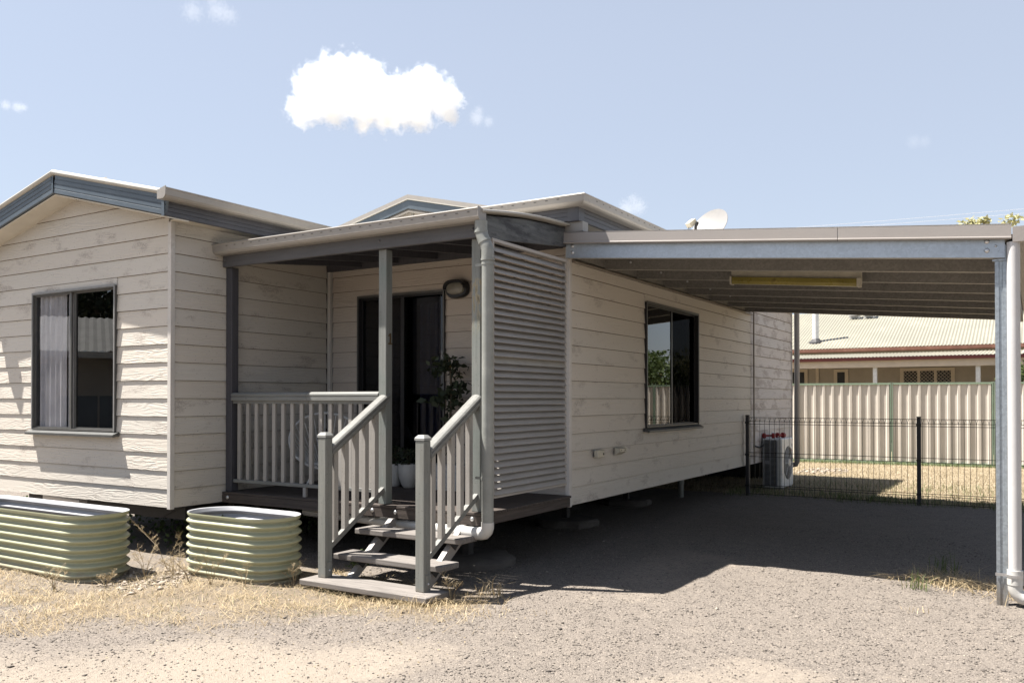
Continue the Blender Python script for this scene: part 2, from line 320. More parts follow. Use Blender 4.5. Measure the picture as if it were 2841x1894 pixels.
# ------------------------------------------------------------------ ground
def vnoise(x, y, sc, seed):
    r = np.random.default_rng(seed).random((64, 64)); u = np.asarray(x) * sc; v = np.asarray(y) * sc
    i = np.floor(u).astype(int); j = np.floor(v).astype(int); a = u - i; b = v - j; a = a * a * (3 - 2 * a); b = b * b * (3 - 2 * b)
    g = lambda p, q: r[p % 64, q % 64]
    return (g(i, j) * (1 - a) + g(i + 1, j) * a) * (1 - b) + (g(i, j + 1) * (1 - a) + g(i + 1, j + 1) * a) * b
def fbm(x, y, sc, seed, o=4): return sum(vnoise(x, y, sc * 2 ** k, seed + k) * .5 ** k for k in range(o)) / sum(.5 ** k for k in range(o))
def sstep(a, b, x): t = np.clip((np.asarray(x, float) - a) / (b - a), 0, 1); return t * t * (3 - 2 * t)
def gz(x, y):
    x = np.asarray(x, float); y = np.asarray(y, float)
    near = 1 - sstep(8, 14, np.hypot(x - 1, y + 1))
    return G + near * ((fbm(x, y, 1.1, 3) - .5) * .05 + (fbm(x, y, 4.5, 9) - .5) * .022) + .03 * sstep(4.6, 6.0, y) * near - .035 * np.exp(-((x + .55) / .85) ** 2 - ((y + 2.35) / .42) ** 2)
def straw_mask(x, y):
    x = np.asarray(x, float); y = np.asarray(y, float)
    d = (y - (-2.62 + .50 * (x - .4)))                       # distance north of the worn edge of the dry grass
    n = (fbm(x, y, 1.6, 21) - .5) * 1.5
    m = sstep(-.75, .45, d + n * 1.1) * (1 - sstep(.1, .9, x + n * .5)) * (1 - sstep(-2.05, -1.75, y))
    return np.clip(m * (1 - .55 * sstep(-2.3, -3.2, x)), 0, 1)
def sand_mask(x, y):
    x = np.asarray(x, float); y = np.asarray(y, float); n = fbm(x, y, .9, 33)
    left = sstep(-.75, .6, -(y - (-3.35 + .5 * (x - .4))) + (n - .5) * 1.6) * (1 - sstep(.6, 1.6, x + (n - .5) * 1.6))
    mid = sstep(.52, .72, fbm(x, y, .75, 55)) * .75
    return np.clip(np.maximum(left * (.50 + .6 * n), mid * sstep(-.1, 1.2, x) * .8), 0, 1)
def lawn_mask(x, y):
    y = np.asarray(y, float); return sstep(5.95, 6.3, y + (fbm(x, y, 1.5, 71) - .5) * .6)
def axis_lines(lo, hi, step, far):
    a = list(np.arange(lo, hi + 1e-6, step)); d = step
    l, r = [], []; x = lo
    while x > -far: d *= 1.5; x -= d; l.append(max(x, -far))
    x = hi; d = step
    while x < far: d *= 1.5; x += d; r.append(min(x, far))
    return np.array(l[::-1] + a + r)
gx = axis_lines(-8, 9, .085, 900); gy = axis_lines(-8, 16, .085, 900)
XX, YY = np.meshgrid(gx, gy, indexing='ij'); ZZ = gz(XX, YY)
nx, ny = XX.shape; idx = np.arange(nx * ny).reshape(nx, ny)
Fq = np.stack([idx[:-1, :-1], idx[1:, :-1], idx[1:, 1:], idx[:-1, 1:]], -1).reshape(-1, 4)
gm, t, b = nodes('gravel_and_dust')
ground = raw_mesh('ground', np.stack([XX, YY, ZZ], -1).reshape(-1, 3), Fq, gm); ground['kind'] = 'structure'
ground.data.polygons.foreach_set('use_smooth', [True] * len(ground.data.polygons))
for nm, fn in (('straw', straw_mask), ('sand', sand_mask), ('lawn', lawn_mask)):
    at = ground.data.attributes.new(nm, 'FLOAT', 'POINT'); at.data.foreach_set('value', fn(XX, YY).astype(np.float32).ravel())
def attr(n): a = N(t, 'ShaderNodeAttribute'); a.attribute_name = n; return a.outputs['Fac']
v = coords(t, rnd=False)
vo = N(t, 'ShaderNodeTexVoronoi'); vo.inputs['Scale'].default_value = 120; t.links.new(v, vo.inputs['Vector'])
vo2 = N(t, 'ShaderNodeTexVoronoi'); vo2.inputs['Scale'].default_value = 230; t.links.new(v, vo2.inputs['Vector'])
cc = N(t, 'ShaderNodeSeparateColor'); t.links.new(vo.outputs['Color'], cc.inputs[0])
nb = noise(t, v, .9, 6, .6); nf = noise(t, v, 30, 5, .7); nm2 = noise(t, v, 6, 5, .65)
grav = mixc(t, cc.outputs[0], (.140, .120, .102), (.228, .198, .169)); grav = mixc(t, ramp(t, cc.outputs[1], .92, .97), grav, (.06, .052, .045)); grav = mixc(t, ramp(t, cc.outputs[2], .93, .97), grav, (.33, .28, .23))
grav = mixc(t, math_(t, 'MULTIPLY', ramp(t, nm2, .42, .7), .55), grav, (.225, .193, .162))
sandc = mixc(t, nf, (.235, .197, .157), (.335, .287, .232))
sm = ramp(t, math_(t, 'ADD', math_(t, 'MULTIPLY', attr('sand'), 1.0), math_(t, 'MULTIPLY', math_(t, 'SUBTRACT', nf, .5), .9)), .35, .75)
c1 = mixc(t, math_(t, 'MULTIPLY', sm, .85), grav, sandc)
strawc = mixc(t, nf, (.125, .098, .068), (.275, .218, .148))
c2 = mixc(t, math_(t, 'MULTIPLY', ramp(t, math_(t, 'ADD', attr('straw'), math_(t, 'ADD', math_(t, 'MULTIPLY', math_(t, 'SUBTRACT', nm2, .5), 1.7), math_(t, 'MULTIPLY', math_(t, 'SUBTRACT', nf, .5), 1.0))), .30, 1.05), .85), c1, strawc)
lawnc = mixc(t, ramp(t, nm2, .35, .7), (.20, .16, .10), (.35, .285, .19))
c3 = mixc(t, ramp(t, math_(t, 'ADD', attr('lawn'), math_(t, 'MULTIPLY', math_(t, 'SUBTRACT', nm2, .5), .5)), .3, .7), c2, lawnc)
t.links.new(c3, b.inputs['Base Color']); b.inputs['Roughness'].default_value = .95; b.inputs['Specular IOR Level'].default_value = .15
hh = math_(t, 'ADD', math_(t, 'SUBTRACT', 1.0, vo.outputs['Distance']), math_(t, 'MULTIPLY', math_(t, 'SUBTRACT', 1.0, vo2.outputs['Distance']), .5))
p1 = bump(t, b, nm2, .02); bump(t, b, hh, .005, 1.0, p1)

# ------------------------------------------------------------------ wall building
LAP = .0036
def split_len(a0, a1, r):
    out = []; a = a0
    while a1 - a > 4.4:
        L = r.uniform(2.0, 4.2); out.append((a, a + L)); a += L
    out.append((a, a1)); return out
def weatherboards(root, face, plane, a0, a1, z0, n, hole=None, mat='board', top=None, h=.18, seed=1, joints=True):
    """lapped boards, one object each. face 'y': wall looks to -Y at y=plane; 'x': wall looks to +X at x=plane.
    hole=(u0,u1,z0,z1) is left open; top(u) gives a raking limit"""
    rr = random.Random(seed)
    def put(u0, u1, zb, zt, tu0=None, tu1=None):
        if u1 - u0 < .03 or zt - zb < .01: return
        tu0 = u0 if tu0 is None else tu0; tu1 = u1 if tu1 is None else tu1
        k = (zt - zb) / h; f = .012
        zb = zb + LAP * (.18 / h if h else 1); pts = [(u0, 0, zb), (u1, 0, zb), (tu1, f * k, zt), (tu0, f * k, zt), (u0, .024, zb), (u1, .024, zb), (tu1, .024, zt), (tu0, .024, zt)]
        P = [(u, plane + w, z) if face == 'y' else (plane - w, u, z) for u, w, z in pts]
        o = part('weatherboard', MB().add(P, [(0, 1, 2, 3), (5, 4, 7, 6), (1, 0, 4, 5), (3, 2, 6, 7), (0, 3, 7, 4), (2, 1, 5, 6)]), M[mat], root)
        o.data.materials.append(M['lap']); o.data.polygons[2].material_index = 1; o.data.polygons[3].material_index = 1  # underside and top edge in a browner colour, drawing the lap lines
    for k in range(n):
        zb, zt = z0 + k * h, z0 + (k + 1) * h
        segs = [(a0, a1, zb, zt)]
        if hole:
            u0, u1, hz0, hz1 = hole
            if zt <= hz0 + .001 or zb >= hz1 - .001: pass
            else:
                segs = [(a0, u0, zb, zt), (u1, a1, zb, zt)]
                if zb < hz0: segs.append((u0, u1, zb, hz0))
                if zt > hz1: segs.append((u0, u1, hz1, zt))
        for s0, s1, b0, b1 in segs:
            if top:
                lo, hi = top(b0), top(b1)
                if lo[1] - lo[0] < .05: continue
                put(max(s0, lo[0]), min(s1, lo[1]), b0, b1, max(s0, hi[0]), min(s1, hi[1])); continue
            parts = split_len(s0, s1, rr) if joints else [(s0, s1)]
            for q0, q1 in parts: put(q0, q1 - (.003 if q1 < s1 else 0), b0, b1)
def backing(root, face, plane, a0, a1, z0, z1, hole=None, gable=None):
    mb = MB(); d0, d1 = .026, .10
    def bx(u0, u1, zb, zt):
        if face == 'y': mb.box(u0, u1, plane + d0, plane + d1, zb, zt)
        else: mb.box(plane - d1, plane - d0, u0, u1, zb, zt)
    if hole:
        u0, u1, h0, h1 = hole; bx(a0, u0, z0, z1); bx(u1, a1, z0, z1); bx(u0, u1, z0, h0); bx(u0, u1, h1, z1)
    else: bx(a0, a1, z0, z1)
    if gable: mb.prism([(x, plane + d0, z) for x, z in gable], (0, d1 - d0, 0))
    part('wall', mb, M['dark'], root)
def window(root, face, plane, u0, u1, z0, z1, mull, sash_first, name='window', sill=True, mats=('glass', 'glass'), fr='frame'):
    """aluminium sliding window: frame > sashes, panes, sill"""
    def bx(mb, a, b, w0, w1, c, d): return mb.box(a, b, plane - w1, plane - w0, c, d) if face == 'y' else mb.box(plane + w0, plane + w1, a, b, c, d)
    f = MB(); t = .019
    bx(f, u0, u1, -.06, .022, z1 - t, z1); bx(f, u0, u1, -.06, .022, z0, z0 + t); bx(f, u0, u0 + t, -.06, .022, z0 + t, z1 - t); bx(f, u1 - t, u1, -.06, .022, z0 + t, z1 - t)
    w = part(name, f, M[fr], root)
    hd = MB(); bx(hd, u0 - .006, u1 + .006, .0225, .030, z1 - .010, z1 + .012); bx(hd, u0 - .006, u0 + .012, .0225, .030, z0, z1 - .011); bx(hd, u1 - .012, u1 + .006, .0225, .030, z0, z1 - .011)
    part('frame_edge', hd, M['framel' if fr == 'frame' else 'frame'], w)
    for i, (a, b) in enumerate(((u0 + t, mull), (mull, u1 - t))):
        d = -.012 if (i == 0) == sash_first else -.040
        s = MB(); e = .015
        bx(s, a, b, d - .012, d + .012, z1 - t - e, z1 - t - .001); bx(s, a, b, d - .012, d + .012, z0 + t + .001, z0 + t + e)
        ea = .036 if i == 1 else .015; eb = .036 if i == 0 else .015
        bx(s, a, a + ea, d - .012, d + .012, z0 + t + e, z1 - t - e); bx(s, b - eb, b, d - .012, d + .012, z0 + t + e, z1 - t - e)
        part('sash', s, M[fr], w)
        part('pane', bx(MB(), a + ea, b - eb, d - .002, d + .002, z0 + t + e, z1 - t - e), M[mats[i]], w)
    if sill:
        if face == 'y': pr = [(0, 0), (.075, -.03), (.075, -.055), (0, -.045)]; sb = MB().sweep([(a, b) for a, b in pr], (u0 - .05, plane, z0), (u1 + .05, plane, z0), (0, -1, 0), (0, 0, 1))
        else: sb = MB().sweep([(0, 0), (.075, -.03), (.075, -.055), (0, -.045)], (plane, u0 - .05, z0), (plane, u1 + .05, z0), (1, 0, 0), (0, 0, 1))
        part('sill', sb, M['sill'], w)
    return w
def curtain_mesh(face, plane, u0, u1, z0, z1, w, amp, seed, n=60):
    rr = np.random.default_rng(seed); mb = MB(); ph = np.cumsum(rr.uniform(.35, 1.0, n + 1))
    vs = []
    for i in range(n + 1):
        u = u0 + (u1 - u0) * i / n; d = w + amp * math.sin(ph[i])
        for z in (z0, z1): vs.append((u, plane + d, z) if face == 'y' else (plane - d, u, z))
    return mb.add(vs, [(2 * i, 2 * i + 2, 2 * i + 3, 2 * i + 1) for i in range(n)])
GUT = [(0, 0), (.085, 0), (.105, .012), (.118, .03), (.122, .085), (.130, .092), (.126, .10), (.112, .097), (.112, .034), (.10, .016), (.083, .006), (.006, .006), (.006, .075), (0, .075)]
FAS = [(0, 0), (.022, 0), (.026, .006), (.026, .045), (.021, .048), (.021, .054), (.026, .057), (.026, .09), (.021, .093), (.021, .099), (.026, .102), (.026, .138), (.021, .141), (.021, .146), (.026, .149), (.026, .182), (.020, .187), (0, .187)]

# ------------------------------------------------------------------ front cabin (gable to the left)
XL, YL = -3.265, -2.223; AX, AZ, SL = -4.885, 3.263, .2387          # gable apex and roof slope
cab = thing('front_cabin', (-4.885, -1.2, G), 'cream weatherboard cabin with slate blue gable barge behind the long green planter', 'cabin')
rake = lambda z: (AX - (AZ + .03 - z) / SL, AX + (AZ + .03 - z) / SL)
win = (-5.68, -4.145, .735, 2.26)
weatherboards(cab, 'y', YL, -6.50, XL - .045, .0, 19, win, top=rake, seed=3)
weatherboards(cab, 'x', XL, YL + .045, -.05, .0, 16, None, 'board', seed=8)
backing(cab, 'y', YL, -6.5, XL - .10, 0, 2.80, win, [(AX - 1.85, 2.80), (AX + 1.55, 2.80), (AX, 3.2)])
backing(cab, 'x', XL, YL + .03, 6.0, 0, 2.82)
part('wall', MB().box(-6.5, -6.4, YL + .12, 6.0, 0, 2.8), M['trim'], cab)
part('floor', MB().box(-6.45, XL - .12, YL + .11, 5.9, 0.0, .09), M['dark'], cab)
tr = MB().box(XL - .045, XL + .006, YL - .006, YL + .045, -.012, 2.83, .003); part('corner_trim', tr, M['trim'], cab)
w = window(cab, 'y', YL, *win, -4.955, True, mats=('screen', 'glass'))
part('curtain', curtain_mesh('y', YL, -5.68, -5.16, .76, 2.24, .055, .018, 4, 44), M['curtain'], w)
part('curtain', curtain_mesh('y', YL, -5.13, -4.96, .76, 2.24, .065, .016, 5, 14), M['curtain'], w)
YB = -2.475
for sgn, xe in ((-1, -6.79), (1, -3.025)):
    d = Vector((xe - AX, 0, -abs(xe - AX) * SL)); p0 = Vector((AX, YB + .024, AZ)); dn = d.normalized(); up = Vector((-dn.z * sgn, 0, dn.x * sgn)) * 1
    if up.z < 0: up = -up
    part('barge_board', MB().sweep([(a, b2 * 1.0) for a, b2 in FAS], p0, p0 + d, (0, -1, 0), up / up.z), M['steelblue'], cab)
    q0 = p0 + Vector((0, 0, .187 + .022))
    tube = [(.042 * math.cos(a) + .012, .030 * math.sin(a) + .012) for a in [2 * math.pi * k / 14 for k in range(14)]]
    part('verge_cap', MB().sweep(tube, q0 + Vector((0, .0, .0)), q0 + d + Vector((0, 0, 0)), (0, -1, 0), (0, 0, 1)), M['verge'], cab)
    # raking soffit and the roof sheet above
    part('soffit', MB().prism([(AX, YB + .024, AZ - .006), (AX, YL + .02, AZ - .006), (xe, YL + .02, AZ - .006 + d.z), (xe, YB + .024, AZ - .006 + d.z)], (0, 0, -.012)), M['soffit'], cab)
    o = Vector((AX, YB - .01, AZ + .222)); Vv = Vector((xe + sgn * .04 - AX, 0, -(abs(xe - AX) + .04) * SL))
    part('roof_sheet', MB().sheet(o, (0, 8.4, 0), Vv, .15, .010, (0, 0, 1)), M['roof'], cab)
    # eaves
    ex = xe; zf = AZ - abs(xe - AX) * SL
    part('fascia', MB().sweep([(a, b2 * .86) for a, b2 in FAS], (ex - sgn * .02, YB + .005, zf - .004), (ex - sgn * .02, 5.8, zf - .004), (sgn, 0, 0), (0, 0, 1)), M['steeldark'], cab)
    part('eave_soffit', MB().box(ex - sgn * .02, (XL + .0) if sgn > 0 else -6.5, YL - .01, 5.8, zf + .012, zf + .024), M['soffit'], cab)
    gx0 = ex + sgn * .012; y1 = -.20 if sgn > 0 else 5.8
    gt = part('gutter', MB().sweep(GUT, (gx0, YB - .085, zf + .135), (gx0, y1, zf + .135), (sgn, 0, 0), (0, 0, 1)), M['gutter'], cab)
    part('gutter_stop_end', MB().prism([(gx0 + sgn * a, YB - .0855, zf + .135 + b2) for a, b2 in [(0, -.002), (.086, -.002), (.107, .010), (.121, .03), (.124, .086), (.124, .112), (0, .085)]], (0, -.006, 0)), M['gutter'], cab)
part('barge_joint', MB().prism([(AX - .012, YB - .006, AZ + .0), (AX + .012, YB - .006, AZ + .0), (AX + .012, YB - .006, AZ + .18), (AX - .012, YB - .006, AZ + .18)], (0, -.004, 0)), M['steelblue'], cab)
part('barge_end_cap', MB().box(-3.06, -3.02, YB - .009, YB - .004, 2.815, 2.99), M['steelblue'], cab)
part('gutter_outlet', MB().tube([(-6.70, YB - .03, 2.95), (-6.70, YB - .03, 2.62), (-6.70, YB + .02, 2.53), (-6.62, YL - .05, 2.45)], .05, 12), M['gutter'], cab, smooth=True)
part('bearer', MB().box(-6.3, -3.42, -1.93, -1.83, -.16, -.02).box(-4.05, -3.95, -1.83, 5.0, -.17, -.01).box(-5.6, -5.5, -1.83, 5.0, -.17, -.01), M['steelund'], cab)
part('bearer_bracket', MB().prism([(-4.30, -1.945, -.02), (-4.12, -1.945, -.165), (-3.80, -1.945, -.165), (-3.44, -1.945, -.02)], (0, .012, 0)), M['steelund'], cab)
part('waste_pipe', MB().tube([(-5.75, -2.02, -.35), (-5.75, -2.02, -.06), (-5.70, -2.05, -.03), (-4.95, -2.08, -.04)], .05, 12), M['pvc'], cab, smooth=True)

# ------------------------------------------------------------------ main cabin
mc = thing('main_cabin', (-2.5, 4.5, G), 'long cream weatherboard cabin with dutch gable roof running back beside the carport', 'cabin')
door = (-2.80, -1.545, .13, 2.27); rwin = (1.955, 3.795, .73, 2.245)
weatherboards(mc, 'y', 0.0, XL + .045, -.045, .01, 16, door, 'board_shaded', seed=12, joints=False)
weatherboards(mc, 'x', 0.0, .045, 6.395, .0, 14, rwin, seed=21)
weatherboards(mc, 'x', 0.002, .045, 6.395, 2.655, 1, None, 'board', seed=22)
weatherboards(mc, 'x', 0.0, 6.402, 9.18, .0, 16, None, 'board_far', seed=23)
backing(mc, 'y', 0.0, XL + .02, -.11, 0, 2.83, door); backing(mc, 'x', 0.0, .03, 9.16, 0, 2.83, rwin)
part('wall', MB().box(-6.4, -.1, 9.08, 9.18, 0, 2.83), M['trim'], mc)
part('floor', MB().box(XL, -.12, .11, 9.05, 0, .09), M['dark'], mc)
part('partition', MB().box(XL, -.15, 1.45, 1.5, .09, 2.7), M['dark'], mc)
for nm, mb in (('corner_trim', MB().box(-.045, .006, -.006, .045, -.012, 2.64, .003)), ('inner_corner_trim', MB().box(XL - .001, XL + .045, -.045, .004, .11, 2.83, .003)),
               ('corner_trim', MB().box(-.045, .006, 9.14, 9.19, -.012, 2.84, .003))): part(nm, mb, M['trim'], mc)
# door (sliding, dark, curtains behind)
d = window(mc, 'y', 0.0, *door, -2.16, False, name='sliding_door', sill=False, mats=('glassd', 'glassd'), fr='framedark')
part('curtain', curtain_mesh('y', 0.0, -2.0, -1.62, .2, 2.16, .12, .03, 7, 34), M['lace'], d)
part('door_sill', MB().box(door[0] - .02, door[1] + .02, -.09, .02, .105, .13), M['sill'], d)
w = window(mc, 'x', 0.0, *rwin, 2.86, True, mats=('glass', 'screend'), fr='framedark')
part('curtain', curtain_mesh('x', 0.0, 3.0, 3.7, .8, 2.2, .14, .03, 9, 40), M['curtain'], w)
# eaves: fascia, soffit, gutter all round, corner box
ZE = 2.835; EX, EY = .155, -.125
part('fascia', MB().sweep([(a, b2 * .9) for a, b2 in FAS], (EX, EY, ZE), (EX, 9.5, ZE), (1, 0, 0), (0, 0, 1)), M['steeldark'], mc)
part('fascia', MB().sweep([(a, b2 * .9) for a, b2 in FAS], (XL + .28, EY, ZE), (EX, EY, ZE), (0, -1, 0), (0, 0, 1)), M['steeldark'], mc)
part('fascia_corner', MB().box(EX - .09, EX + .032, EY - .032, EY + .09, ZE - .006, ZE + .175, .004), M['steeldark'], mc)
part('eave_soffit', MB().box(.004, EX, EY, 9.5, ZE + .004, ZE + .016).box(XL + .01, .0, EY, -.003, ZE + .004, ZE + .016), M['soffit'], mc)
GZ = 2.965
gxc, gyc, ng = EX + .028, EY - .028, len(GUT)
part('gutter', MB().add([(gxc + a, gyc - a, GZ + b2) for a, b2 in GUT] + [(gxc + a, 9.55, GZ + b2) for a, b2 in GUT], [(i, (i + 1) % ng, ng + (i + 1) % ng, ng + i) for i in range(ng)] + [tuple(range(ng, 2 * ng))]), M['gutter'], mc)
part('gutter', MB().add([(gxc + a, gyc - a, GZ + b2) for a, b2 in GUT] + [(XL + .30, gyc - a, GZ + b2) for a, b2 in GUT], [(i, (i + 1) % ng, ng + (i + 1) % ng, ng + i) for i in range(ng)] + [tuple(range(ng, 2 * ng))]), M['gutter'], mc)
ms = MB()
for k in range(9): ms.box(EX - .15 - k * .13, EX - .12 - k * .13, EY - .1515, EY - .1495, GZ + .065, GZ + .070)
for k in range(16): ms.box(EX + .1495, EX + .1515, EY + .12 + k * .15, EY + .15 + k * .15, GZ + .065, GZ + .070)
part('gutter_slot', ms, M['dark'], mc)
# hip roof with gablet
RX, RZ, GY, rs = -3.29, 3.82, 1.54, .235
zt = 3.045; ex = EX + .06; ey = EY - .06; exl = 2 * RX - ex
gb = zt + (GY - ey) * .245; hw = (RZ - gb) / rs
part('roof_sheet', MB().prism([(ex, ey, zt), (RX + hw, GY, gb), (RX + hw, GY + .02, gb), (RX, GY + .02, RZ - .02), (RX, 9.6, RZ - .02), (ex, 9.6, zt)], (0, 0, -.02)), M['roof'], mc)
part('roof_sheet', MB().prism([(exl, ey, zt), (RX - hw, GY, gb), (RX, GY + .02, RZ - .02), (RX, 9.6, RZ - .02), (exl, 9.6, zt)], (0, 0, -.02)), M['roof'], mc)
part('hip_roof_sheet', MB().prism([(exl, ey, zt - .002), (ex, ey, zt - .002), (RX + hw, GY, gb - .002), (RX - hw, GY, gb - .002)], (0, 0, -.02)), M['roof'], mc)
part('gable_wall', MB().prism([(exl, 9.2, 2.83), (ex, 9.2, 2.83), (ex, 9.2, zt - .03), (RX, 9.2, RZ - .06), (exl, 9.2, zt - .03)], (0, .02, 0)), M['trim'], mc)
gp = MB().prism([(RX - hw, GY + .10, gb - .2), (RX + hw, GY + .10, gb - .2), (RX, GY + .10, RZ - .04)], (0, .03, 0))
part('gablet_panel', gp, M['board'], mc)
part('gablet_joint', MB().box(RX - .02, RX + .02, GY + .085, GY + .0995, gb - .1, RZ - .10), M['verge'], mc)
for sgn in (-1, 1):
    d = Vector((sgn * (hw + .35), 0, -(hw + .35) * rs)); p0 = Vector((RX, GY, RZ))
    part('ridge_capping', MB().sweep([(0, 0), (.02, 0), (.02, .055), (-.25, .07), (-.25, .05), (0, .045)], p0 + Vector((0, 0, -.01)), p0 + d + Vector((0, 0, -.01)), (0, -1, 0), (0, 0, 1)), M['gutter'], mc)
    part('gablet_verge', MB().sweep([(0, 0), (.028, 0), (.028, .014), (0, .014)], p0 + Vector((0, 0, -.025)), p0 + d + Vector((0, 0, -.025)), (0, -1, 0), (0, 0, 1)), M['verge'], mc)
    part('gablet_barge', MB().sweep([(0, 0), (.012, 0), (.012, .115), (0, .115)], p0 + Vector((0, 0, -.145)), p0 + d + Vector((0, 0, -.145)), (0, -1, 0), (0, 0, 1)), M['steelblue'], mc)
    part('gablet_moulding', MB().sweep([(0, 0), (.02, 0), (.03, .02), (.016, .04), (0, .04)], p0 + Vector((0, .03, -.19)), p0 + d + Vector((0, .03, -.19)), (0, -1, 0), (0, 0, 1)), M['gutter'], mc)
part('conduit', MB().tube([(.03, 6.475, 2.75), (.03, 6.475, .55), (.03, 6.48, .02)], .013, 8), M['ledge'], mc, smooth=True)
part('underfloor_blackout', MB().box(-6.4, -.02, 9.05, 9.1, G - .05, -.01).box(-6.45, -6.4, .3, 9.1, G - .05, -.01), M['steelund'], mc)  # dark sheets added to black out the underfloor and block light from behind
part('floor_beam', MB().box(-1.25, -1.15, .2, 9.0, -.15, -.01).box(-2.9, -2.8, .2, 9.0, -.15, -.01), M['steelund'], mc)
part('waste_pipe', MB().tube([(-.80, 5.3, -.02), (-.80, 5.3, -.18)], .035, 10).tube([(-.80, 5.3, -.18), (-.80, 5.3, -.48)], .045, 10).tube([(-.80, 5.3, -.22), (-.80, 5.3, -.26)], .053, 10), M['pipe'], mc, smooth=True)
pads = [(-.62, -.9, .46, 'cracked round concrete footing under the porch beside the steps'), (-1.0, 1.8, .4, 'round concrete footing under the long cabin, nearest the porch'), (-1.2, 4.1, .36, 'round concrete footing deep under the long cabin'), (-3.55, -1.2, .36, 'round concrete footing in the shade between the two planters')]
for x, y, r, lb in pads:
    zz = float(gz(x, y)); q = rng.uniform(.93, 1.07, 26)
    mb = MB(); ring = [(x + r * q[k] * math.cos(2 * math.pi * k / 26), y + r * q[k] * .95 * math.sin(2 * math.pi * k / 26)) for k in range(26)]
    vs = [(a, b2, zz - .03) for a, b2 in ring] + [(a, b2, zz + .06) for a, b2 in ring] + [(x + (a - x) * .93, y + (b2 - y) * .93, zz + .085) for a, b2 in ring] + [(x, y, zz + .09)]
    mb.add(vs, [(k, (k + 1) % 26, 26 + (k + 1) % 26, 26 + k) for k in range(26)] + [(26 + k, 26 + (k + 1) % 26, 52 + (k + 1) % 26, 52 + k) for k in range(26)] + [(52 + k, 52 + (k + 1) % 26, 78) for k in range(26)])
    f = thing('footing', (x, y, zz), lb, 'footing', 'round concrete footings under the cabins')
    part('pad', mb, M['concrete'], f, smooth=True); part('stump', MB().box(x - .04, x + .04, y - .04, y + .04, zz + .085, -.02 if y > .1 or x < -3 else -.005, .003), M['steelund'], f)
dp = thing('downpipe', (.07, 9.27, G), 'grey downpipe at the far end corner of the long cabin', 'downpipe')
part('pipe', MB().tube([(.07, 9.27, 2.98), (.07, 9.27, -.12), (.05, 9.27, -.18), (-.05, 9.27, -.2)], .05, 14), M['fascia'], dp, smooth=True)
part('clip', MB().lathe([(.054, 0), (.054, .03)], (.07, 9.27, 1.9), 14), M['fascia'], dp)

# ------------------------------------------------------------------ porch
YP = -1.556
po = thing('porch', (-1.6, -.8, G), 'timber porch with dark posts, deck and low curved roof between the two cabins', 'porch')
DT = .11
yb = YP - .05; kk = 0
while yb < -.06:
    part('deck_board', MB().box(XL + .012, .035, yb + (0 if kk else .0), min(yb + .088, -.015), DT - .022, DT + .0, .0025), M['deck'], po); yb += .0935; kk += 1
part('edge_joist', MB().box(XL + .01, .02, YP - .048, YP - .006, -.03 + .03, DT - .024, .003), M['deck'], po)
part('edge_joist', MB().box(-.03, .02, YP - .004, -.02, .0, DT - .024, .003), M['decky'], po)
jm = MB()
for x in (-2.8, -2.3, -1.8, -1.3, -.8, -.4): jm.box(x, x + .045, YP, -.05, -.02, DT - .024)
part('joist', jm, M['steelund'], po)
def coach_bolt(x, y, z, ax, parent, r=.02): return part('bolt', MB().lathe([(r, 0), (r, .004), (r * .8, .009), (r * .3, .012)], (x, y, z), 10, ax), M['bolt'], parent, smooth=True)
for x in (-3.17, -1.20, -.93, -.09): coach_bolt(x, YP - .048, .055, (0, -1, 0), po)
ZBm, ZTm = 2.455, 2.60
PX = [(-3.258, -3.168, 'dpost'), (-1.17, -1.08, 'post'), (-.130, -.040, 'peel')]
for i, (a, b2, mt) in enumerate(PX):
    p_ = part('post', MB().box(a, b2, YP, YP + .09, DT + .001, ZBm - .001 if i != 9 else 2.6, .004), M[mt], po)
    coach_bolt((a + b2) / 2, YP - .045, ZBm + .07, (0, -1, 0), po, .014).data.materials[0] = M['beamx']
part('front_beam', MB().box(XL + .008, -.032, YP - .045, YP + .0, ZBm, ZTm, .004), M['beamx'], po)
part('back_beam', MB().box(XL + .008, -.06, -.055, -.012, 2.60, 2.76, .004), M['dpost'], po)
def rz(y): return 2.648 + .045 * 0 + (y + 1.60) * .135 - .028 * ((y + .85) / .8) ** 2 + .028 * (1 if False else 1) - .028
for x in (-2.75, -2.2, -1.65, -1.10, -.55): part('rafter', MB().prism([(x, YP + .002, 2.46), (x, YP + .002, 2.61), (x, -.058, 2.77), (x, -.058, 2.62)], (.045, 0, 0)), M['dpost'], po)
part('side_beam', MB().prism([(-.030, YP - .045, 2.44), (-.030, YP - .045, 2.635), (-.030, -.9, 2.725), (-.030, -.065, 2.785), (-.030, -.065, 2.60)], (.045, 0, 0)), M['sidebeam'], po)
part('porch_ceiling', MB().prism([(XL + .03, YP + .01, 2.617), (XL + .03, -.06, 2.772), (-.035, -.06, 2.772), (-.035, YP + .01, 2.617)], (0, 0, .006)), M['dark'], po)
# curved roof sheet with rolled edge
ys = np.linspace(YP - .11, -.02, 15); curve = [(y, 2.655 + .155 * ((y - ys[0]) / (ys[-1] - ys[0])) + .030 * math.sin(math.pi * (y - ys[0]) / (ys[-1] - ys[0]))) for y in ys]
rs_ = MB(); n = len(curve); xs = np.linspace(XL + .012, .055, 97)
vs = [(x, y, z + lay + .008 * math.cos(i * math.pi / 2)) for lay in (0, -.006) for i, x in enumerate(xs) for y, z in curve]
fs = []; m_ = len(xs) * n
for i in range(len(xs) - 1):
    for j in range(n - 1):
        q = i * n + j; fs.append((q, q + 1, q + n + 1, q + n)); fs.append((m_ + q, m_ + q + n, m_ + q + n + 1, m_ + q + 1))
part('roof_sheet', rs_.add(vs, fs), M['roof'], po)
part('roof_edge', MB().tube([(.058, y, z + .002) for y, z in curve], .013, 8), M['verge'], po, smooth=True)
GB = 2.572
